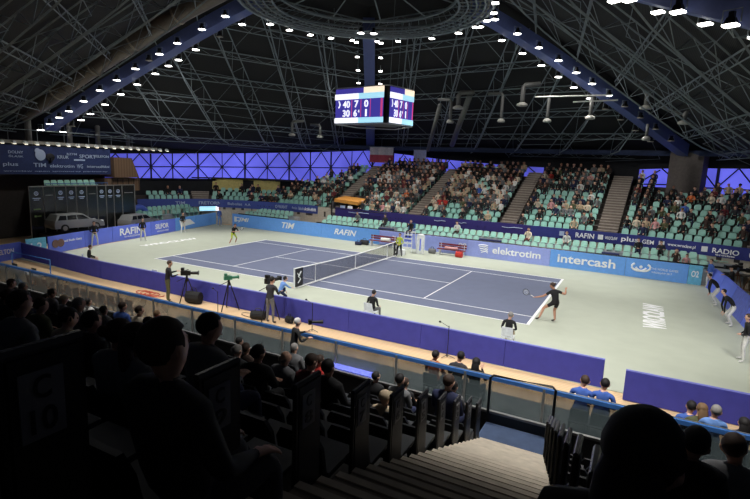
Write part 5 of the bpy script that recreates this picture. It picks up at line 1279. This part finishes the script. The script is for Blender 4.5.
# row end panels
def end_panel(side, k, lb, letters):
    x = xl(k) if side < 0 else xr(k)
    y = YS-PS*k; z = ZS+RS*k
    r = empty('row_end_panel', (x+side*.04, y, z), 0, lb, 'row end panel', 'row end panels left of the stairs' if side < 0 else 'row end panels right of the stairs')
    b = MB(); pr = [(-.01, -.3), (-.01, .79), (-.25, .79), (-.25, -.3)]; b.prism(pr, lambda p: Vector((-.02, p[0], p[1])), lambda p: Vector((.02, p[0], p[1]))); b.build('side_panel', black_plastic, r)
    b = MB(); b.tube([(0, -.28, .81), (0, .01, .81)], .022, 6); b.build('top_rail', mat('panel_rail_grey', (70, 70, 72), .25), r)  # plain grey rail, paler and smoother than the posts
    for yy in (0, -.27): b = MB(); b.tube([(0, yy, -.3), (0, yy, .8)], .02, 6); b.build('post', black_steel, r)
    if letters:
        for sx in (1, -1):
            b = MB(); b.box((sx*.025, -.15, .61), (.006, .15, .25)); pl = b.build('number_plate', mat('plate_grey', (120, 120, 122), .6), r)
            text('C', (sx*.03, -.15, .675), (0, sx, 0), .06, .085, black_plastic, pl, depth=.004); text(letters, (sx*.03, -.15, .555), (0, sx, 0), .09, .09, black_plastic, pl, depth=.004)
for k in range(0, 11): end_panel(-1, k, f'black row end panel left of the stairs, {nth(k)} from the bottom', str(k+1) if k < 10 else None)
for k in range(0, 8): end_panel(1, k, f'black row end panel right of the stairs, {nth(k)} from the bottom', str(k+1))
# dark folding seats near the aisle
ns = empty('folding_seat'); 
b = MB(); b.hexa([(-.23, -.03, .4), (.23, -.03, .4), (.23, .38, .43), (-.23, .38, .43)], [(-.23, -.03, .45), (.23, -.03, .45), (.23, .4, .47), (-.23, .4, .47)]); b.build('seat', mat('seat_grey', (60, 62, 64), .4), ns)
b = MB(); b.prism([(-.23, .38), (.23, .38), (.23, .72), (.17, .82), (-.17, .82), (-.23, .72)], lambda p: Vector((p[0], -.09-(p[1]-.4)*.2, p[1])), lambda p: Vector((p[0], -.05-(p[1]-.4)*.2, p[1]))); b.build('backrest', mat('seat_dark', (34, 36, 38), .35), ns)
b = MB(); b.box((0, .05, .2), (.06, .08, .4)); b.build('seat_post', black_steel, ns)
cnt = 0
for k in range(0, 10):
    for i in range(7 if k > 1 else 12):
        for side in (-1, 1):
            if side == 1 and i > 4: continue
            o = ns if cnt == 0 else dup(ns); cnt += 1; x = (xl(k)-.36-.52*i) if side < 0 else (xr(k)+.36+.52*i)
            o.location = (x, YS-PS*k-.45, ZS+RS*k-.3); tag(o, f"dark folding seat, {nth(i)} {'left' if side < 0 else 'right'} of the stairs, row {k+1} from bottom", 'seat', 'dark folding seats of the near stand')
# near spectators: (px, py, head height px, hair kind, hair material, top, label)
NS_ = [(176, 346, 54, 'short', 1, 'black', 'large man with short brown hair in black, left centre'), (204, 329, 27, 'short', 0, 'grey', 'dark haired man in grey jacket right of the large man'),
       (116, 335, 31, 'bun', 1, 'grey', 'woman with tied back hair in dark top left of the large man'), (135, 338, 27, 'long', 1, 'grey', 'long haired person in striped grey between two heads'),
       (15, 305, 24, 'short', 0, 'grey', 'dark haired person in padded jacket at the left edge'), (64, 319, 20, 'short', 0, 'beige', 'dark haired person in beige above the sloping black panel'),
       (97, 321, 22, 'short', 0, 'black', 'person in black behind right end of the sloping panel'), (38, 306, 15, 'short', 1, 'olive', 'brown haired person in olive right of the padded jacket'),
       (77, 305, 13, 'short', 3, 'grey', 'grey haired person in grey upper left'), (52, 293, 9, 'short', 0, 'grey', 'small dark haired head in grey upper left'), (21, 288, 9, 'short', 3, 'beige', 'fair person in beige near the left edge'),
       (9, 284, 9, 'short', 1, 'dark brown', 'brown haired person at far left under the press desk'), (90, 302, 8, 'short', 0, 'white', 'small dark head in white right of the grey haired one'), (121, 307, 9, 'short', 1, 'blue', 'person in bright blue shirt at upper left'),
       (138, 311, 9, 'short', 1, 'cream', 'fair person in cream right of bright blue shirt'), (148, 322, 12, 'short', 0, 'grey', 'dark head in grey before the red top'), (156, 315, 9, 'short', 2, 'red', 'person in red top reading a white sheet'),
       (236, 352, 13, 'short', 3, 'black', 'grey haired head right of dark haired man'), (248, 348, 11, 'short', 1, 'dark brown', 'brown haired head behind the grey haired one'), (238, 342, 9, 'short', 0, 'black', 'small dark head topmost in the centre group'),
       (257, 354, 18, 'short', 0, 'black', 'dark haired person in black left of the plaid shirt'), (284, 357, 17, 'bald', 3, 'grey', 'balding man in plaid jacket at centre'), (294, 349, 9, 'short', 3, 'grey', 'grey head just below the white haired photographer'),
       (309, 363, 16, 'short', 1, 'maroon', 'brown haired person in maroon right of the plaid jacket'), (331, 367, 17, 'short', 0, 'black', 'dark haired person in black coat below the lit display'), (318, 361, 11, 'short', 1, 'red', 'person with red scarf between two dark coats'),
       (375, 377, 10, 'short', 0, 'black', 'dark head in black below the glass at centre'), (368, 386, 10, 'bald', 3, 'grey', 'bare headed person in grey beside the black panel'), (399, 381, 12, 'short', 0, 'grey', 'dark haired person in grey between end panels'),
       (404, 384, 11, 'short', 1, 'black', 'brown haired person overlapping the grey jacket'), (387, 397, 12, 'cap', 2, 'beige', 'person in beige cap leaning left of the end panels'), (447, 383, 12, 'short', 1, 'navy', 'person in ribbed navy jacket near the foot of stairs'),
       (453, 387, 9, 'short', 0, 'grey', 'dark haired head right of ribbed navy jacket'), (26, 300, 11, 'long', 1, 'black', 'long haired person in black upper far left'), (62, 300, 9, 'cap', 3, 'grey', 'person in grey cap among upper left heads'),
       (45, 298, 9, 'short', 0, 'navy', 'dark head in navy among upper left heads'), (106, 310, 10, 'short', 0, 'grey', 'dark head left of the bright blue shirt'), (5, 297, 13, 'short', 1, 'black', 'brown haired person cut by the left edge'),
       (638, 461, 90, 'long', 0, 'black', 'huge dark head and shoulders filling the lower right'), (692, 442, 29, 'short', 0, 'black', 'round dark head right of the huge one'), (737, 452, 26, 'short', 1, 'grey', 'dark head at lower right edge with pale collar'),
       (672, 452, 30, 'short', 0, 'black', 'dark head tucked behind the huge one')]
for i, (px, py, hp, hk, hm_, top, lb) in enumerate(NS_):
    d = .25*FPX/hp; P = at(px, py, d=d)
    k = (YS-.45-P.y)/PS; kk = min(max(round(k), -1 if hp < 12 else 0), 10)
    if hp < 40 and kk >= 0:
        best = 9
        for k2 in range(max(0, kk-2), min(10, kk+2)+1):
            P2 = at(px, py, y=YS-.4-PS*k2); s2 = (P2.z-(ZS+RS*k2-.3))/1.24; cst = abs(s2-1)*1.2+abs((P2-CAM).dot(FW)/d-1)*.5+(.6 if s2 > 1.14 or s2 < .8 else 0)
            if cst < best: best = cst; kk = k2
    y = YS-.45-PS*kk+.05 if hp < 40 else P.y; P = at(px, py, y=y); zt = ZS+RS*max(kk, 0)-.3 if kk >= 0 else 1.1
    if hp > 60: zt = P.z-1.3
    sc = min(max((P.z-zt)/1.24, .95), 1.2)
    if hp < 40 and (P.x < xl(0)-.36-.52*6 or kk < 0):
        so = dup(ns); so.location = (P.x, y-.05, pz_ := P.z-1.22*sc); tag(so, f'dark folding seat holding the {lb}'[:90].rsplit(' ', 1)[0] if len((f'dark folding seat holding the {lb}').split()) > 16 else f'dark folding seat holding the {lb}', 'seat', 'dark folding seats of the near stand')
    key = i % 6; kv = (32, 33, 34, 36, 37, 38)[key]; pz = P.z-1.22*sc
    if P.x < xl(0)+3.3:
        pass
    person(f'near{key}{hk}', sit(kv), hk, (P.x-.0, y-.03, pz), random.uniform(-.25, .1), outfit(top, ['charcoal', 'navy', 'black'][i % 3]), lb, hair=hm_ if hk != 'cap' else TOPM['beige'], sk=0, scale=sc, group='spectators of the near stand', extra_r=1.3)
